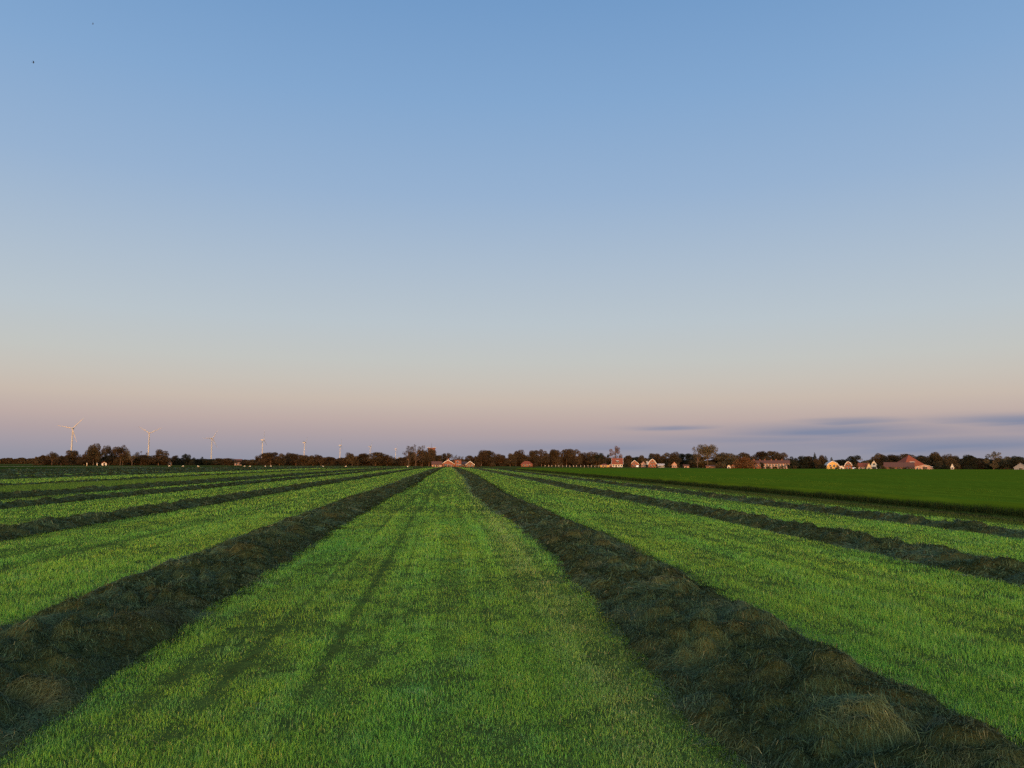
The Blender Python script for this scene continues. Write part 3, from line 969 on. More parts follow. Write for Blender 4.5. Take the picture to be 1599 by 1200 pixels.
# understorey: shrubs and hedges that close the foot of the woods
def thicket(name, px0, px1, D, top, colr, label, seed):
    r_ = np.random.default_rng(seed)
    n_ = int((px1 - px0) * 150)
    px = px0 + (px1 - px0) * r_.random(n_)
    dd = D + r_.random(n_) * 14
    a_ = R(YAW) + np.arctan((px - 799.5) / 1214.0)
    x, y = dd * np.sin(a_), dd * np.cos(a_)
    m_ = D / 1214.0
    hmax = (top * (0.7 + 0.6 * fbm(px * .12, px * 0, seed, 3))) * m_
    z = gz(x, y) + hmax * r_.random(n_) ** .8
    P = np.stack([x, y, z], -1)
    a2, b2 = r_.normal(size=(n_, 3)), r_.normal(size=(n_, 3))
    a2 *= (.65 * (.5 + r_.random((n_, 1)))) / np.linalg.norm(a2, axis=1)[:, None]
    b2 *= (.6 * (.5 + r_.random((n_, 1)))) / np.linalg.norm(b2, axis=1)[:, None]
    V = np.stack([P - a2, P + b2, P + a2, P - b2], 1).reshape(-1, 3)
    T = np.repeat(np.repeat((0.55 + 0.6 * fbm(px * .3, dd, seed + 1, 2))[:, None], 3, 1), 4, 0)
    o_ = link(name, mesh_np(name, V, np.arange(n_ * 4).reshape(-1, 4), LM[colr], T))
    tag(o_, label, 'thicket', kind='stuff')


for i, (a, b_, D, t, c_, lab) in enumerate((
        (-40, 60, 900, 7, 'brown', 'far low belt of scrub on the left horizon'),
        (56, 262, 604, 11, 'brown', 'brown scrub closing the foot of the farmyard wood'),
        (262, 404, 636, 7.5, 'dark', 'dark scrub joining the farmyard wood to the long wood'),
        (400, 640, 612, 11, 'brown', 'brown scrub closing the foot of the long wood'),
        (636, 690, 570, 14, 'brown', 'scrub under the church grove'),
        (686, 746, 660, 9, 'brown', 'scrub behind the cottages'),
        (742, 956, 612, 13, 'brown', 'reddish scrub under the dense wood'),
        (950, 1080, 700, 12, 'dark', 'dark scrub behind the red roofed house and the gambrel house'),
        (1076, 1180, 622, 12, 'brown', 'scrub under the pale spreading trees'),
        (1164, 1238, 700, 13, 'brown', 'scrub behind the brick terrace'),
        (1232, 1362, 680, 11, 'dark', 'dark scrub behind the golden gabled house'),
        (1358, 1640, 705, 14, 'dark', 'dark scrub behind the big red barn'))):
    thicket('scrub', a, b_, D, t, c_, lab, 300 + i)


# ------------------------------------------------------------------ buildings
WALL = {'brick': simple('red_brick', (0.165, 0.066, 0.04), 0.9, .1, .2, 2), 'white': simple('white_plaster', (0.42, 0.39, 0.35), .8, .2, .06, 1),
        'cream': simple('cream_plaster', (0.36, 0.27, 0.16), .8, .2, .08, 1), 'grey': simple('grey_boards', (0.13, 0.135, 0.145), .8, .2, .15, 2),
        'wood': simple('brown_boards', (0.12, 0.066, 0.04), .85, .1, .2, 3), 'pink': simple('pale_brick', (0.28, 0.175, 0.135), .85, .1, .12, 2),
        'gold': simple('yellow_plaster', (0.42, 0.25, 0.075), .8, .2, .08, 1)}
ROOF = {'red': simple('red_tiles', (0.14, 0.042, 0.024), .8, .15, .2, 2), 'dark': simple('dark_tiles', (0.045, 0.032, 0.032), .75, .2, .2, 2),
        'slate': simple('grey_slate', (0.12, 0.14, 0.17), .6, .3, .15, 2), 'brown': simple('brown_tiles', (0.085, 0.04, 0.03), .8, .15, .2, 2),
        'tin': simple('pale_sheet_roof', (0.30, 0.29, 0.29), .6, .3, .1, 1)}
TRIM = simple('white_trim', (0.38, 0.355, 0.33), .6, .3, .04, 2)
GLASS = simple('window_glass', (0.02, 0.024, 0.03), .27, 1.0, .1, 1)
DOOR = simple('dark_door', (0.045, 0.03, 0.022), .6, .3, .15, 2)
METAL = simple('dark_metal', (0.05, 0.05, 0.055), .5, .4, .1, 2)


def boxmesh(name, x0, x1, y0, y1, z0, z1, mt):
    V = [(x, y, z) for x in (x0, x1) for y in (y0, y1) for z in (z0, z1)]
    F_ = [(0, 1, 3, 2), (4, 6, 7, 5), (0, 4, 5, 1), (2, 3, 7, 6), (0, 2, 6, 4), (1, 5, 7, 3)]
    return mesh_np(name, np.array(V), np.array(F_), mt)


def polymesh(name, V, F_, mt):
    me = bpy.data.meshes.new(name)
    me.from_pydata([tuple(v) for v in V], [], F_)
    me.materials.append(mt)
    return me


def extrude(name, prof, lo, hi, axis, mt):
    """closed profile (horizontal, z) swept along the other horizontal axis"""
    k = len(prof)
    V = [((lo, p[0], p[1]) if axis == 'x' else (p[0], lo, p[1])) for p in prof] + [((hi, p[0], p[1]) if axis == 'x' else (p[0], hi, p[1])) for p in prof]
    F_ = [tuple(range(k)), tuple(range(2 * k - 1, k - 1, -1))] + [(i, i + k, (i + 1) % k + k, (i + 1) % k) for i in range(k)]
    return polymesh(name, V, F_, mt)


def add_window(par, x, z, w, h, yf, frame=TRIM, glass=GLASS, name='window'):
    f = link(name, boxmesh('window', x - w / 2 - .09, x + w / 2 + .09, yf - .05, yf + .02, z - h / 2 - .09, z + h / 2 + .09, frame), par)
    link('pane', boxmesh('pane', x - w / 2, x + w / 2, yf - .075, yf - .052, z - h / 2, z + h / 2, glass), f)
    return f


def house(px0, px1, ytop, ybase, D, style, wall, roof, label, name='house', cat='house', depth=8.0, eave=0.55, turn=0.0, wins=(), doors=(), trim=False, chim=(), dormer=None, group=None, glow=False):
    """wins: (x 0..1 across the front, z 0..1 of the wall height, width m, height m)"""
    pc = (px0 + px1) / 2
    x, y, z, a_ = pix(pc, D)
    m_ = mpp(pc, D)
    w = (px1 - px0) * m_
    H = EYE + (hor(pc) - ytop) * m_ - z
    # a glowing front faces halfway between the meadow and the setting sun, so its panes mirror the sunset
    e = link(name, None, None, (x, y, z), -(a_ + R(YAW)) / 2 if glow else -a_ + R(turn))
    tag(e, label, cat, group)
    hw, hd = w / 2, depth / 2
    he = H * eave
    wm, rm = WALL[wall], ROOF[roof]
    ov, th_ = 0.3, 0.22
    if style in ('front', 'side'):
        if style == 'front':
            prof = [(-hw, 0), (hw, 0), (hw, he), (0, H - .15), (-hw, he)]
            link('wall', extrude('wall', prof, -hd, hd, 'y', wm), e)
            dz_ = (H - he) / hw
            rp = [(-hw - ov, he - ov * dz_), (0, H - .12), (hw + ov, he - ov * dz_), (hw + ov, he - ov * dz_ + th_), (0, H + .1), (-hw - ov, he - ov * dz_ + th_)]
            ro = link('roof', extrude('roof', rp, -hd - ov, hd + ov, 'y', rm), e)
            if trim:
                tp = [(q[0], q[1] + .02) for q in rp]
                tp = [(-hw - ov, rp[0][1] - .12), (0, H - .28), (hw + ov, rp[2][1] - .12), (hw + ov, rp[3][1] + .03), (0, H + .14), (-hw - ov, rp[5][1] + .03)]
                link('barge_board', extrude('barge', tp, -hd - ov - .12, -hd - ov - .003, 'y', TRIM), ro)
        else:
            prof = [(-hd, 0), (hd, 0), (hd, he), (0, H - .15), (-hd, he)]
            link('wall', extrude('wall', prof, -hw, hw, 'x', wm), e)
            dz_ = (H - he) / hd
            rp = [(-hd - ov, he - ov * dz_), (0, H - .12), (hd + ov, he - ov * dz_), (hd + ov, he - ov * dz_ + th_), (0, H + .1), (-hd - ov, he - ov * dz_ + th_)]
            ro = link('roof', extrude('roof', rp, -hw - ov, hw + ov, 'x', rm), e)
            if trim:
                for s_ in (-1, 1):
                    link('barge_board', extrude('barge', [(q[0] * 1.01, q[1] + (.05 if i > 2 else -.05)) for i, q in enumerate(rp)], s_ * (hw + ov + .003), s_ * (hw + ov + .18), 'x', TRIM), ro)
    elif style == 'gambrel':
        hm, wm2 = he + (H - he) * .62, hw * .62
        prof = [(-hw, 0), (hw, 0), (hw, he), (wm2, hm), (0, H - .1), (-wm2, hm), (-hw, he)]
        link('wall', extrude('wall', prof, -hd, hd, 'y', wm), e)
        rp = [(-hw - .25, he - .1), (-wm2, hm), (0, H - .08), (wm2, hm), (hw + .25, he - .1), (hw + .35, he + .12), (wm2 + .18, hm + .2), (0, H + .18), (-wm2 - .18, hm + .2), (-hw - .35, he + .12)]
        ro = link('roof', extrude('roof', rp, -hd - ov, hd + ov, 'y', rm), e)
        tp = [(q[0] * (.97 if i < 5 else 1.02), q[1] - (.18 if i < 5 else -.03)) for i, q in enumerate(rp)]
        if trim:
            link('barge_board', extrude('barge', tp, -hd - ov - .12, -hd - ov - .003, 'y', TRIM), ro)
    elif style in ('hip', 'pyramid'):
        link('wall', boxmesh('wall', -hw, hw, -hd, hd, 0, he, wm), e)
        rl = 0.0 if style == 'pyramid' else max(0.3, hw - hd * .8)
        V = [(-hw - ov, -hd - ov, he - .05), (hw + ov, -hd - ov, he - .05), (hw + ov, hd + ov, he - .05), (-hw - ov, hd + ov, he - .05), (-rl - .05, 0, H), (rl + .05, 0, H)]
        ro = link('roof', polymesh('roof', V, [(3, 2, 1, 0), (0, 1, 5, 4), (2, 3, 4, 5), (1, 2, 5), (3, 0, 4)], rm), e)
    else:                      # flat
        link('wall', boxmesh('wall', -hw, hw, -hd, hd, 0, H - .35, wm), e)
        ro = link('roof', boxmesh('roof', -hw - .3, hw + .3, -hd - .3, hd + .3, H - .35, H, rm), e)
    for wx, wz, ww, wh in wins:
        add_window(e, -hw + wx * w, wz * (he if style != 'flat' else H), ww, wh, -hd)
    for wx, ww, wh in doors:
        dd = link('door', boxmesh('door', -hw + wx * w - ww / 2, -hw + wx * w + ww / 2, -hd - .05, -hd + .02, 0.02, wh, DOOR), e)
        link('lintel', boxmesh('lintel', -hw + wx * w - ww / 2 - .1, -hw + wx * w + ww / 2 + .1, -hd - .08, -hd + .02, wh, wh + .16, TRIM), dd)
    for cx_ in chim:
        link('chimney', boxmesh('chimney', -hw + cx_ * w - .35, -hw + cx_ * w + .35, -.35, .35, H - .9, H + .9, WALL['brick']), ro)
    if dormer:
        wx, zb, ww, wh = dormer
        dm = link('dormer', boxmesh('dormer', -hw + wx * w - ww / 2, -hw + wx * w + ww / 2, -hd * .82, -hd * .1, zb, zb + wh, TRIM), ro)
        link('pane', boxmesh('pane', -hw + wx * w - ww / 2 + .15, -hw + wx * w + ww / 2 - .15, -hd * .82 - .03, -hd * .82 - .003, zb + .2, zb + wh - .25, GLASS), dm)
    return e


# left horizon
house(160, 167, 721.5, 726, 560, 'front', 'white', 'red', 'small white farm shed with red gable at the foot of the farmyard wood', 'farm_shed', 'shed', 5, .62, doors=((.5, 1.0, 1.7),))
house(263, 269, 719.5, 726, 600, 'front', 'wood', 'dark', 'small grey gabled house at the edge of the low conifers', depth=7, wins=((.5, .55, 1.2, 1.1),))
house(367, 378, 717.5, 725, 640, 'side', 'pink', 'brown', 'pale brick house with a brown roof between low trees', depth=8, eave=.5, wins=((.3, .55, 1, 1.2), (.7, .55, 1, 1.2)))
house(616, 632, 714, 726, 640, 'front', 'brick', 'red', 'brick house with a pale gable edge half hidden by the church grove', depth=9, eave=.45, trim=True, wins=((.35, .6, 1.1, 1.4), (.7, .6, 1.1, 1.4)))
# cottages below the church
house(675, 690, 721, 727.5, 470, 'side', 'pink', 'brown', 'low cottage with a long brown roof nearest the church tower', depth=7, eave=.42, wins=((.25, .5, .9, .8), (.7, .5, .9, .8)), doors=((.5, .9, 1.2),))
house(690, 711, 718.5, 727.5, 475, 'front', 'brick', 'brown', 'wide brick cottage whose big window glows with sunset', glow=True, depth=9, eave=.38, trim=True, chim=(.5,), wins=((.34, .55, 1.7, 1.5), (.66, .5, .8, 1.1), (.8, .5, .7, 1.1)), doors=((.55, .8, 1.5),))
house(711, 721, 718, 727.5, 470, 'flat', 'brick', 'brown', 'two-storey flat roofed brick house with glowing windows', glow=True, depth=7, wins=((.45, .68, 1.1, .9), (.4, .25, 1.0, 1.0), (.85, .25, .7, .9)), doors=((.7, .6, 1.3),))
house(718, 729, 721.5, 727.5, 480, 'side', 'wood', 'dark', 'low dark wooden cottage with a dark roof beside the flat roofed house', depth=7, eave=.5, wins=((.3, .55, .8, .7), (.7, .55, .8, .7)))
house(728, 741, 720.5, 727.5, 472, 'front', 'wood', 'brown', 'dark cottage outlined by a white gable board', depth=8, eave=.42, trim=True, wins=((.35, .55, .9, .8), (.75, .55, .9, .8)))
# right village
house(814, 832, 720.5, 728.5, 520, 'hip', 'brick', 'red', 'small orange brick house with a hipped roof by the dense wood', glow=True, depth=6.5, eave=.5, wins=((.25, .55, .9, .9), (.5, .55, .9, .9)), doors=((.75, .9, 1.5),))
house(937, 951, 724.5, 729, 540, 'hip', 'gold', 'red', 'low yellow bungalow with glowing windows near the red roofed house', 'bungalow', glow=True, depth=6, eave=.6, wins=((.35, .55, 1.3, .8), (.65, .55, 1.3, .8)))
house(951.5, 957, 725, 729, 560, 'front', 'brick', 'tin', 'tiny brick shed with a pale roof beside the red roofed house', 'garden_shed', 'shed', 4, .6, doors=((.5, .8, 1.1),))
house(956.5, 972.5, 716.2, 729.5, 580, 'side', 'white', 'red', 'white house under a tall red tiled roof with a dormer', depth=9, eave=.36, trim=True, wins=((.15, .5, 1.0, 1.1), (.62, .5, 1.2, 1.1), (.88, .5, .8, 1.1)), doors=((.38, 1.0, 1.7),), dormer=(.5, 3.4, 2.2, 1.5))
house(985, 998, 719, 728.8, 590, 'front', 'brick', 'red', 'red brick house with a pale trimmed pointed gable', depth=9, eave=.45, trim=True, wins=((.3, .55, 1, 1.1), (.6, .55, 1, 1.1), (.45, 1.3, .9, .9)))
house(1001, 1009, 720.5, 728.8, 600, 'front', 'pink', 'brown', 'narrow pale brick house left of the white chimney block', depth=8, eave=.55, wins=((.35, .45, .8, 1.0), (.7, .45, .8, 1.0)))
house(1010, 1013.2, 720.5, 728.8, 585, 'flat', 'white', 'tin', 'narrow white block standing against the gambrel house', 'garden_shed', 'shed', 4, doors=((.5, .8, 1.8),))
house(1013, 1025, 717.3, 729, 580, 'gambrel', 'brick', 'brown', 'red gambrel house edged with white boards', depth=10, eave=.38, trim=True, wins=((.3, .55, 1.0, 1.0), (.7, .55, 1.0, 1.0), (.36, 1.55, .8, 1.0), (.64, 1.55, .8, 1.0)))
house(1027, 1038, 724.6, 729, 590, 'side', 'white', 'tin', 'low white glasshouse right of the gambrel house', 'glasshouse', 'greenhouse', 5, .5, wins=((.2, .5, 1.2, .6), (.5, .5, 1.2, .6), (.8, .5, 1.2, .6)))
house(1049, 1058, 721.5, 729, 600, 'front', 'pink', 'red', 'little gabled cottage standing alone before the dark wood', depth=6, eave=.42, wins=((.35, .55, .8, .8), (.68, .55, .8, .8)))
house(1067, 1076, 726, 729.5, 600, 'side', 'pink', 'brown', 'low pink walled shed left of the pale trees', 'garden_shed', 'shed', 5, .55, doors=((.5, 1, .9),))
house(1103, 1117, 727, 730.5, 560, 'side', 'wood', 'brown', 'long low wooden shed under the pale spreading tree', 'garden_shed', 'shed', 4, .65, doors=((.4, 1, .9),))
house(1136, 1141, 726, 730.5, 560, 'front', 'white', 'red', 'tiny white shed with a red roof beside the rust coloured bush', 'garden_shed', 'shed', 4, .6, doors=((.5, .8, 1.1),))
house(1142.5, 1147.5, 725.5, 730.5, 562, 'front', 'pink', 'red', 'tiny pink shed touching the rust coloured bush', 'garden_shed', 'shed', 4, .6, doors=((.5, .8, 1.1),))
house(1174, 1190, 719.5, 731, 570, 'side', 'brick', 'brown', 'short brick house between the rust coloured bush and the terrace', depth=9, eave=.62, chim=(.25, .8), wins=((.25, .68, 1.1, 1.3), (.52, .68, 1.1, 1.3), (.8, .68, .9, 1.3)), doors=((.4, 1, 1.6),))
tw = [((i + .5) / 9, .70, 1.15, 1.25) for i in range(9)] + [((i + .5) / 9, .25, .9, 1.0) for i in (0, 2, 4, 6, 8)]
house(1192.5, 1232, 719.3, 731, 575, 'side', 'pink', 'brown', 'long brick terrace with a row of white framed windows', 'terrace_house', 'terrace', 9, .62, chim=(.08, .32, .5, .72), wins=tw, doors=tuple(((i + .5) / 9, .9, 1.9) for i in (1, 3, 5, 7)))
house(1289, 1308, 720.5, 731, 590, 'gambrel', 'gold', 'tin', 'golden yellow house under a pale curved gambrel roof', glow=True, depth=10, eave=.30, trim=True, wins=((.3, 1.5, 1.2, 1.2), (.6, 1.5, 1.2, 1.2), (.7, .5, 1.2, .9)), doors=((.35, 1.1, 1.5),))
house(1310, 1318, 727.5, 731.5, 560, 'front', 'white', 'tin', 'small white shed right of the golden yellow house', 'garden_shed', 'shed', 4, .6, doors=((.5, .9, 1.2),))
house(1319.5, 1330.5, 721, 731.5, 585, 'gambrel', 'brick', 'slate', 'round gabled brick house with white edges and slate roof', depth=10, eave=.40, trim=True, wins=((.35, 1.5, 1, 1.0), (.65, 1.5, 1, 1.0), (.3, .5, 1, 1), (.7, .5, 1, 1)))
house(1341, 1356, 723.5, 732, 580, 'side', 'pink', 'red', 'low house with a red roof and pale brick front', depth=8, eave=.45, wins=((.25, .5, 1, 1), (.7, .5, 1, 1)))
house(1353.5, 1361, 723, 732, 574, 'front', 'cream', 'brown', 'cream plastered gable standing before the low red roofed house', depth=6, eave=.35, wins=((.5, .6, .9, .7),))
house(1360.5, 1369.5, 720, 731.5, 600, 'front', 'white', 'red', 'white gabled house with a dark ground floor', depth=9, eave=.5, trim=True, wins=((.5, 1.25, 1.2, 1.1),), doors=((.5, 2.6, 2.0),))
# the farm
house(1383, 1425, 722.5, 733, 575, 'side', 'wood', 'brown', 'long low barn with a dull brown roof adjoining the big red barn', 'barn', 'barn', 12, .38, wins=((.3, .5, 1.2, .8), (.75, .5, 1.2, .8)), doors=((.5, 2.2, 1.7),))
house(1404, 1435, 711, 733, 592, 'pyramid', 'brick', 'red', 'big red barn with a steep pyramid roof', 'barn', 'barn', 15, .34, turn=28, wins=((.3, .6, 1.2, 1.0), (.7, .6, 1.2, 1.0)), dormer=(.45, 4.6, 3.2, 1.0))
house(1431, 1458, 726.2, 733.5, 560, 'front', 'pink', 'tin', 'wide low brick cattle shed with a black doorway', 'cattle_shed', 'shed', 12, .55, doors=((.5, 2.4, 2.3),), wins=((.12, .6, .8, .7), (.26, .6, .8, .7)))
house(1485, 1489.5, 724, 732, 600, 'front', 'white', 'slate', 'narrow white gabled cottage among the dark trees', depth=7, eave=.5, wins=((.5, .6, .9, 1.0),))
house(1585, 1603, 723.5, 733, 560, 'front', 'grey', 'slate', 'grey gabled shed at the end of the dark trees', 'garden_shed', 'shed', 8, .45, doors=((.5, 1.6, 2.0),))

# church: square brick tower with a mast, slate nave behind the grove
x, y, z, a_ = pix(674, 620)
m_ = mpp(674, 620)
ch = link('church', None, None, (x, y, z), -a_ + R(12))
tag(ch, 'church with a square red brick tower, mast and slate nave roof behind trees', 'church')
th_ = EYE + (hor(674) - 699.2) * m_ - z
tw_ = 2.45
link('tower', boxmesh('tower', -tw_, tw_, -tw_, tw_, 0, th_ - 1.0, WALL['brick']), ch)
par = link('parapet', boxmesh('parapet', -tw_ - .25, tw_ + .25, -tw_ - .25, tw_ + .25, th_ - 1.0, th_ - .35, WALL['brick']), ch)
for sx_ in (-1, 1):
    for sy_ in (-1, 1):
        link('pinnacle', boxmesh('pinnacle', sx_ * tw_ - .35, sx_ * tw_ + .35, sy_ * tw_ - .35, sy_ * tw_ + .35, th_ - .36, th_ + .1, TRIM), par)
V, F_ = [], []
tube(V, F_, (0, 0, th_ - .4), (0, 0, th_ + 3.4), .12, .07, 6)
link('mast', mesh_np('mast', np.array(V), np.array(F_), METAL), ch)
for sx_ in (-1, 1):
    link('belfry_opening', boxmesh('belfry', sx_ * 1.05 - .45, sx_ * 1.05 + .45, -tw_ - .04, -tw_ + .02, th_ - 4.2, th_ - 2.0, DOOR), ch)
nh = EYE + (hor(683) - 707.5) * m_ - z
ne = nh * .52
link('nave', boxmesh('nave', tw_ + .003, tw_ + 4.6, -3.2, 9, 0, ne, WALL['brick']), ch)
link('nave_roof', polymesh('nave_roof', [(tw_ + .01, -3.5, ne - .1), (tw_ + 5.0, -3.5, ne - .1), (tw_ + 5.0, 9.3, ne - .1), (tw_ + .01, 9.3, ne - .1), (tw_ + .01, 1.0, nh), (tw_ + .4, 1.0, nh)],
                           [(3, 2, 1, 0), (0, 1, 5, 4), (2, 3, 4, 5), (1, 2, 5), (3, 0, 4)], ROOF['slate']), ch)

# parked vehicles and yard things by the village
PAINT = simple('white_paint', (0.78, 0.77, 0.75), .35, .5, .02, 1)
TYRE = simple('tyre_rubber', (0.02, 0.02, 0.02), .9, .1, .1, 3)


def car(px, D, label, van=False, turn=70):
    x_, y_, z_, aa = pix(px, D)
    e = link('parked_car' if not van else 'parked_van', None, None, (x_, y_, z_), -aa + R(turn))
    tag(e, label, 'van' if van else 'car')
    if van:
        prof = [(-2.4, .35), (2.4, .35), (2.4, 1.05), (1.75, 1.2), (1.25, 2.1), (-2.4, 2.15)]
        gl = [(1.24, 1.3), (1.72, 1.25), (1.32, 1.98), (1.0, 1.98)]
    else:
        prof = [(-2.1, .3), (2.1, .3), (2.1, .75), (1.1, .9), (.55, 1.42), (-1.2, 1.45), (-1.9, .95), (-2.1, .9)]
        gl = [(-1.5, .98), (.95, .98), (.5, 1.36), (-1.15, 1.38)]
    bd = link('body', extrude('body', prof, -.85, .85, 'y', PAINT), e)
    for s_ in (-1, 1):
        link('side_window', extrude('side_window', gl, s_ * .855, s_ * .875, 'y', GLASS), e)
    for wx in (-1.35, 1.35):
        for s_ in (-1, 1):
            k = 12
            V_ = [(wx + .33 * math.cos(6.283 * i / k), s_ * yy, .33 + .33 * math.sin(6.283 * i / k)) for yy in (.66, .87) for i in range(k)]
            link('wheel', polymesh('wheel', V_, [tuple(range(k)), tuple(range(2 * k - 1, k - 1, -1))] + [(i, (i + 1) % k, (i + 1) % k + k, i + k) for i in range(k)], TYRE), e)
    return e


car(996.5, 575, 'white car parked by the pointed gable house', turn=75)
car(1334, 560, 'white car parked right of the round gabled house', turn=85)
car(1376, 560, 'white van parked left of the long low barn', True, 85)

# row of pale fence posts before the dense wood
FP = simple('pale_post', (0.55, 0.47, 0.38), .8, .2, .15, 4)
x, y, z, a_ = pix(904, 520)
fe = link('wire_fence', None, None, (x, y, z), -a_)
tag(fe, 'wire fence with pale posts along the edge of the dense wood', 'fence')
pm = boxmesh('post', -.09, .09, -.09, .09, 0, 1.25, FP)
wm_ = boxmesh('wire', -23, 23, -.012, .012, -.012, .012, METAL)
for i in range(20):
    link('post', pm, fe, (-22.5 + i * 2.37 + random.uniform(-.2, .2), 0, 0))
for zz in (.45, .8, 1.12):
    link('wire', wm_, fe, (0, -.11, zz))
for px_, lab in ((136.5, 'pale gate post below the farmyard wood left of the white farm shed'), (152.5, 'short pale post close beside the white farm shed')):
    x, y, z, a_ = pix(px_, 520)
    e = link('gate_post', boxmesh('gate_post', -.16, .16, -.16, .16, 0, 1.6, FP), None, (x, y, z), -a_)
    link('cap', boxmesh('cap', -.22, .22, -.22, .22, 1.603, 1.72, FP), e)
    tag(e, lab, 'post')


# ------------------------------------------------------------------ wind turbines
TW = simple('turbine_haze_grey', (0.27, 0.27, 0.27), .5, .3, .02, .1)  # grey base colour stands in for the fading of distant air


def blade_mesh(L):
    st = [(0, .8, .8), (.05 * L, .8, .8), (.2 * L, 1.3, .45), (.5 * L, .8, .26), (.85 * L, .42, .13), (L, .08, .04)]
    V_, F_ = [], []
    for i, (z_, c_, t_) in enumerate(st):
        for k in range(8):
            a = 6.283 * k / 8
            V_.append((c_ * math.cos(a) + (c_ * .25 if i > 1 else 0), t_ * math.sin(a), z_))
    for i in range(len(st) - 1):
        for k in range(8):
            j = (k + 1) % 8
            F_.append((i * 8 + k, i * 8 + j, (i + 1) * 8 + j, (i + 1) * 8 + k))
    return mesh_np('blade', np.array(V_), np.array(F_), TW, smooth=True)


V, F_ = [], []
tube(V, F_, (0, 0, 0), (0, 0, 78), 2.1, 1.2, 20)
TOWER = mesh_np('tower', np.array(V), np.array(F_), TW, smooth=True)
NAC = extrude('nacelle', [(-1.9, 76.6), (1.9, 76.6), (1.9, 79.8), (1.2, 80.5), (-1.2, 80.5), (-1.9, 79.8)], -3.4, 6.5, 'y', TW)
V, F_ = [], []
for i, (yy, rr) in enumerate(((-3.4, 1.7), (-4.6, 1.6), (-5.6, 1.0), (-6.0, .2))):
    for k in range(12):
        V.append((rr * math.cos(6.283 * k / 12), yy, rr * math.sin(6.283 * k / 12)))
for i in range(3):
    for k in range(12):
        j = (k + 1) % 12
        F_.append((i * 12 + k, i * 12 + j, (i + 1) * 12 + j, (i + 1) * 12 + k))
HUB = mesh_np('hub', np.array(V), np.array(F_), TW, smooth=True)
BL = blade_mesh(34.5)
ordn = ['tallest wind turbine, rising behind the left farmyard wood', 'wind turbine with two blades raised in a V over the farmyard wood',
        'wind turbine with one blade level, above the low conifers', 'wind turbine at the left end of the long brown wood',
        'slim far turbine behind the middle of the long brown wood', 'slim far turbine above the dip in the long brown wood',
        'faint far turbine above the right half of the long brown wood', 'faintest turbine, just left of the church grove']
for i, (px_, yh, rot, turn) in enumerate(((111, 675.5, 42, -10), (231.5, 680.5, -58, 5), (330, 687, -90, 28), (409.5, 688.5, 3, 66), (475, 692, 40, 70), (531, 696, 8, 74), (578, 697.5, 30, 72), (618, 701.5, 20, 74))):
    D = 78.6 / (hor(px_) - yh) * 1214 * .985
    x, y, z, a_ = pix(px_, D)
    e = link('wind_turbine', None, None, (x, y, z), -a_ + R(turn))
    tag(e, ordn[i], 'wind turbine', 'wind turbines in a line across the left horizon')
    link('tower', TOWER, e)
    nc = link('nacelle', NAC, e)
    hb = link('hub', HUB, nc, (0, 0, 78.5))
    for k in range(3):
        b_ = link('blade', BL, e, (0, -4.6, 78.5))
        b_.rotation_euler = (0, R(rot + 120 * k), 0)

# ------------------------------------------------------------------ sheep and birds
WOOL = simple('wool', (0.46, 0.43, 0.37), .95, .05, .1, 6)
FACE = simple('sheep_face', (0.45, 0.40, 0.34), .9, .1, .1, 6)


def skin_mesh(name, pts, edges, radii, mt, sub=1):
    me = bpy.data.meshes.new(name)
    me.from_pydata(pts, edges, [])
    o_ = bpy.data.objects.new(name, me)
    S.collection.objects.link(o_)
    md = o_.modifiers.new('skin', 'SKIN')
    for i, r_ in enumerate(radii):
        me.skin_vertices[0].data[i].radius = (r_, r_) if isinstance(r_, (int, float)) else r_
    me.skin_vertices[0].data[0].use_root = True
    sm = o_.modifiers.new('sub', 'SUBSURF')
    sm.levels = sub
    sm.render_levels = sub
    dg = bpy.context.evaluated_depsgraph_get()
    out = bpy.data.meshes.new_from_object(o_.evaluated_get(dg))
    bpy.data.objects.remove(o_)
    out.materials.clear()
    out.materials.append(mt)
    for p in out.polygons:
        p.use_smooth = True
    return out


# standing sheep, head down to graze: chest, belly, rump, neck, head, four jointed legs
SH = skin_mesh('sheep', [(0, 0, .62), (.38, 0, .64), (-.38, 0, .63), (.58, 0, .55), (.72, 0, .32), (.80, 0, .16),
                         (.34, .13, .4), (.36, .13, .2), (.35, .13, .02), (.34, -.13, .4), (.36, -.13, .2), (.35, -.13, .02),
                         (-.36, .13, .42), (-.44, .13, .22), (-.40, .13, .02), (-.36, -.13, .42), (-.44, -.13, .22), (-.40, -.13, .02), (-.58, 0, .58)],
               [(0, 1), (0, 2), (1, 3), (3, 4), (4, 5), (1, 6), (6, 7), (7, 8), (1, 9), (9, 10), (10, 11), (2, 12), (12, 13), (13, 14), (2, 15), (15, 16), (16, 17), (2, 18)],
               [.29, .26, .27, .15, .1, .06, .09, .05, .04, .09, .05, .04, .1, .05, .04, .1, .05, .04, .05], WOOL, 1)
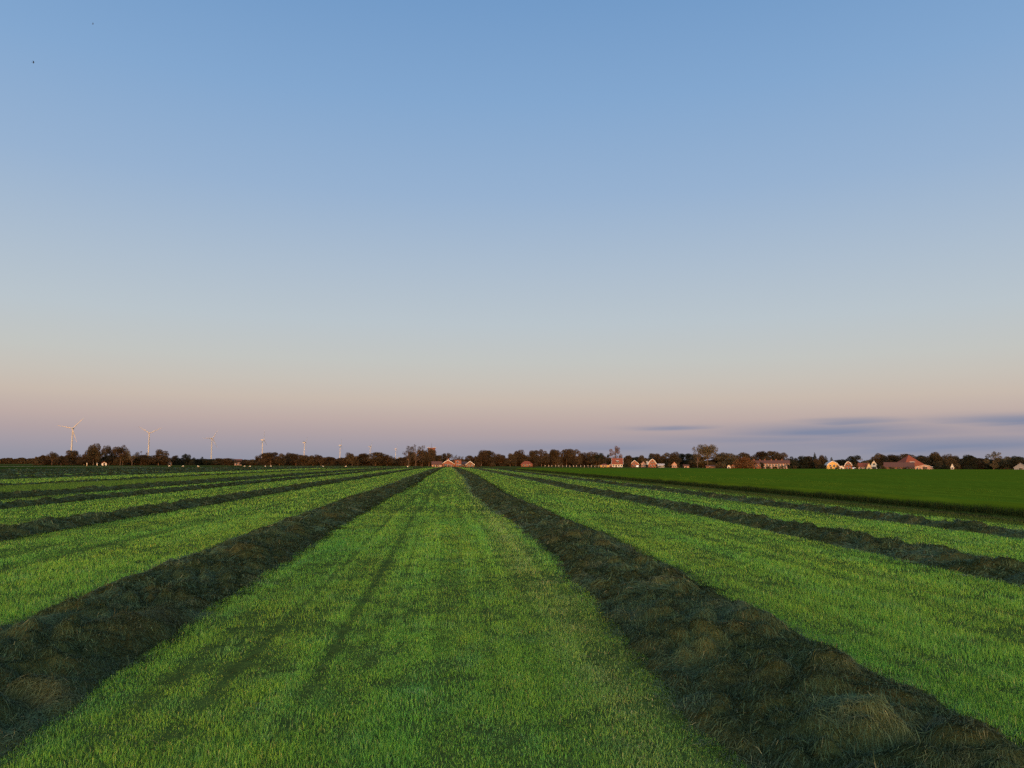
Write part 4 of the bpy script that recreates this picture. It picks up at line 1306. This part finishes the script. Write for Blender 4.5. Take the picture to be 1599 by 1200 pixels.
for i, (px_, D, t_) in enumerate(((265, 420, 20), (287, 410, 170), (310, 415, 10), (383, 400, 190), (391, 396, 0), (415, 405, 30), (424, 402, 160), (505, 430, 15), (541, 440, 180), (637, 430, 5), (1462, 420, 200))):
    x, y, z, a_ = pix(px_, D)
    o = link('sheep', SH, None, (x, y, z), -a_ + R(t_), (.7, .7, .7))
    tag(o, 'white sheep grazing at the far end of the meadow before the woods' if i < 10 else 'lone white sheep grazing beside the low cattle shed', 'sheep', 'sheep grazing far out on the grass' if i < 10 else None)

FEA = simple('dark_feathers', (0.03, 0.03, 0.035), .7, .2, .2, 20)


def bird_mesh(lift):
    V_, F_ = [], []
    for i, (x_, r_) in enumerate(((-.10, .004), (-.05, .022), (0, .030), (.05, .026), (.08, .018), (.105, .016), (.125, .003))):
        for k in range(8):
            V_.append((x_, r_ * math.cos(6.283 * k / 8), r_ * .9 * math.sin(6.283 * k / 8)))
    for i in range(6):
        for k in range(8):
            j = (k + 1) % 8
            F_.append((i * 8 + k, i * 8 + j, (i + 1) * 8 + j, (i + 1) * 8 + k))
    for s_ in (-1, 1):
        b0 = len(V_)
        for yy, xa, xb, zz in ((.02, .06, -.04, .01), (.13, .075, -.02, .01 + lift), (.23, .03, -.03, .01 + lift * .9), (.33, -.06, -.075, lift * .6)):
            for q in (.006, -.004):
                V_.append((xa, s_ * yy, zz + q))
                V_.append((xb, s_ * yy, zz + q * .4))
        for i in range(3):
            o_ = b0 + i * 4
            F_ += [(o_, o_ + 1, o_ + 5, o_ + 4), (o_ + 2, o_ + 6, o_ + 7, o_ + 3), (o_, o_ + 4, o_ + 6, o_ + 2), (o_ + 1, o_ + 3, o_ + 7, o_ + 5)]
    t0 = len(V_)
    V_ += [(-.09, -.012, .003), (-.09, .012, .003), (-.19, .045, 0), (-.15, 0, 0), (-.19, -.045, 0), (-.14, 0, .012)]
    F_ += [(t0, t0 + 5, t0 + 3, t0 + 4), (t0 + 5, t0 + 1, t0 + 2, t0 + 3)]
    me = polymesh('bird', V_, F_, FEA)
    return me


for px_, py_, D, lift, sc, lab in ((52, 98, 85, .05, .85, 'small dark bird gliding with spread wings, lower of the two in the sky'), (145, 38, 100, .11, .65, 'tiny dark bird with raised wings, higher of the two in the sky')):
    v = co.matrix_world.to_3x3() @ Vector(((px_ - 799.5) / FPX, -(py_ - 600) / FPX, -1)).normalized() * D + co.matrix_world.translation
    o = link('bird', bird_mesh(lift), None, v, 0.4, (sc, sc, sc))
    tag(o, lab, 'bird')
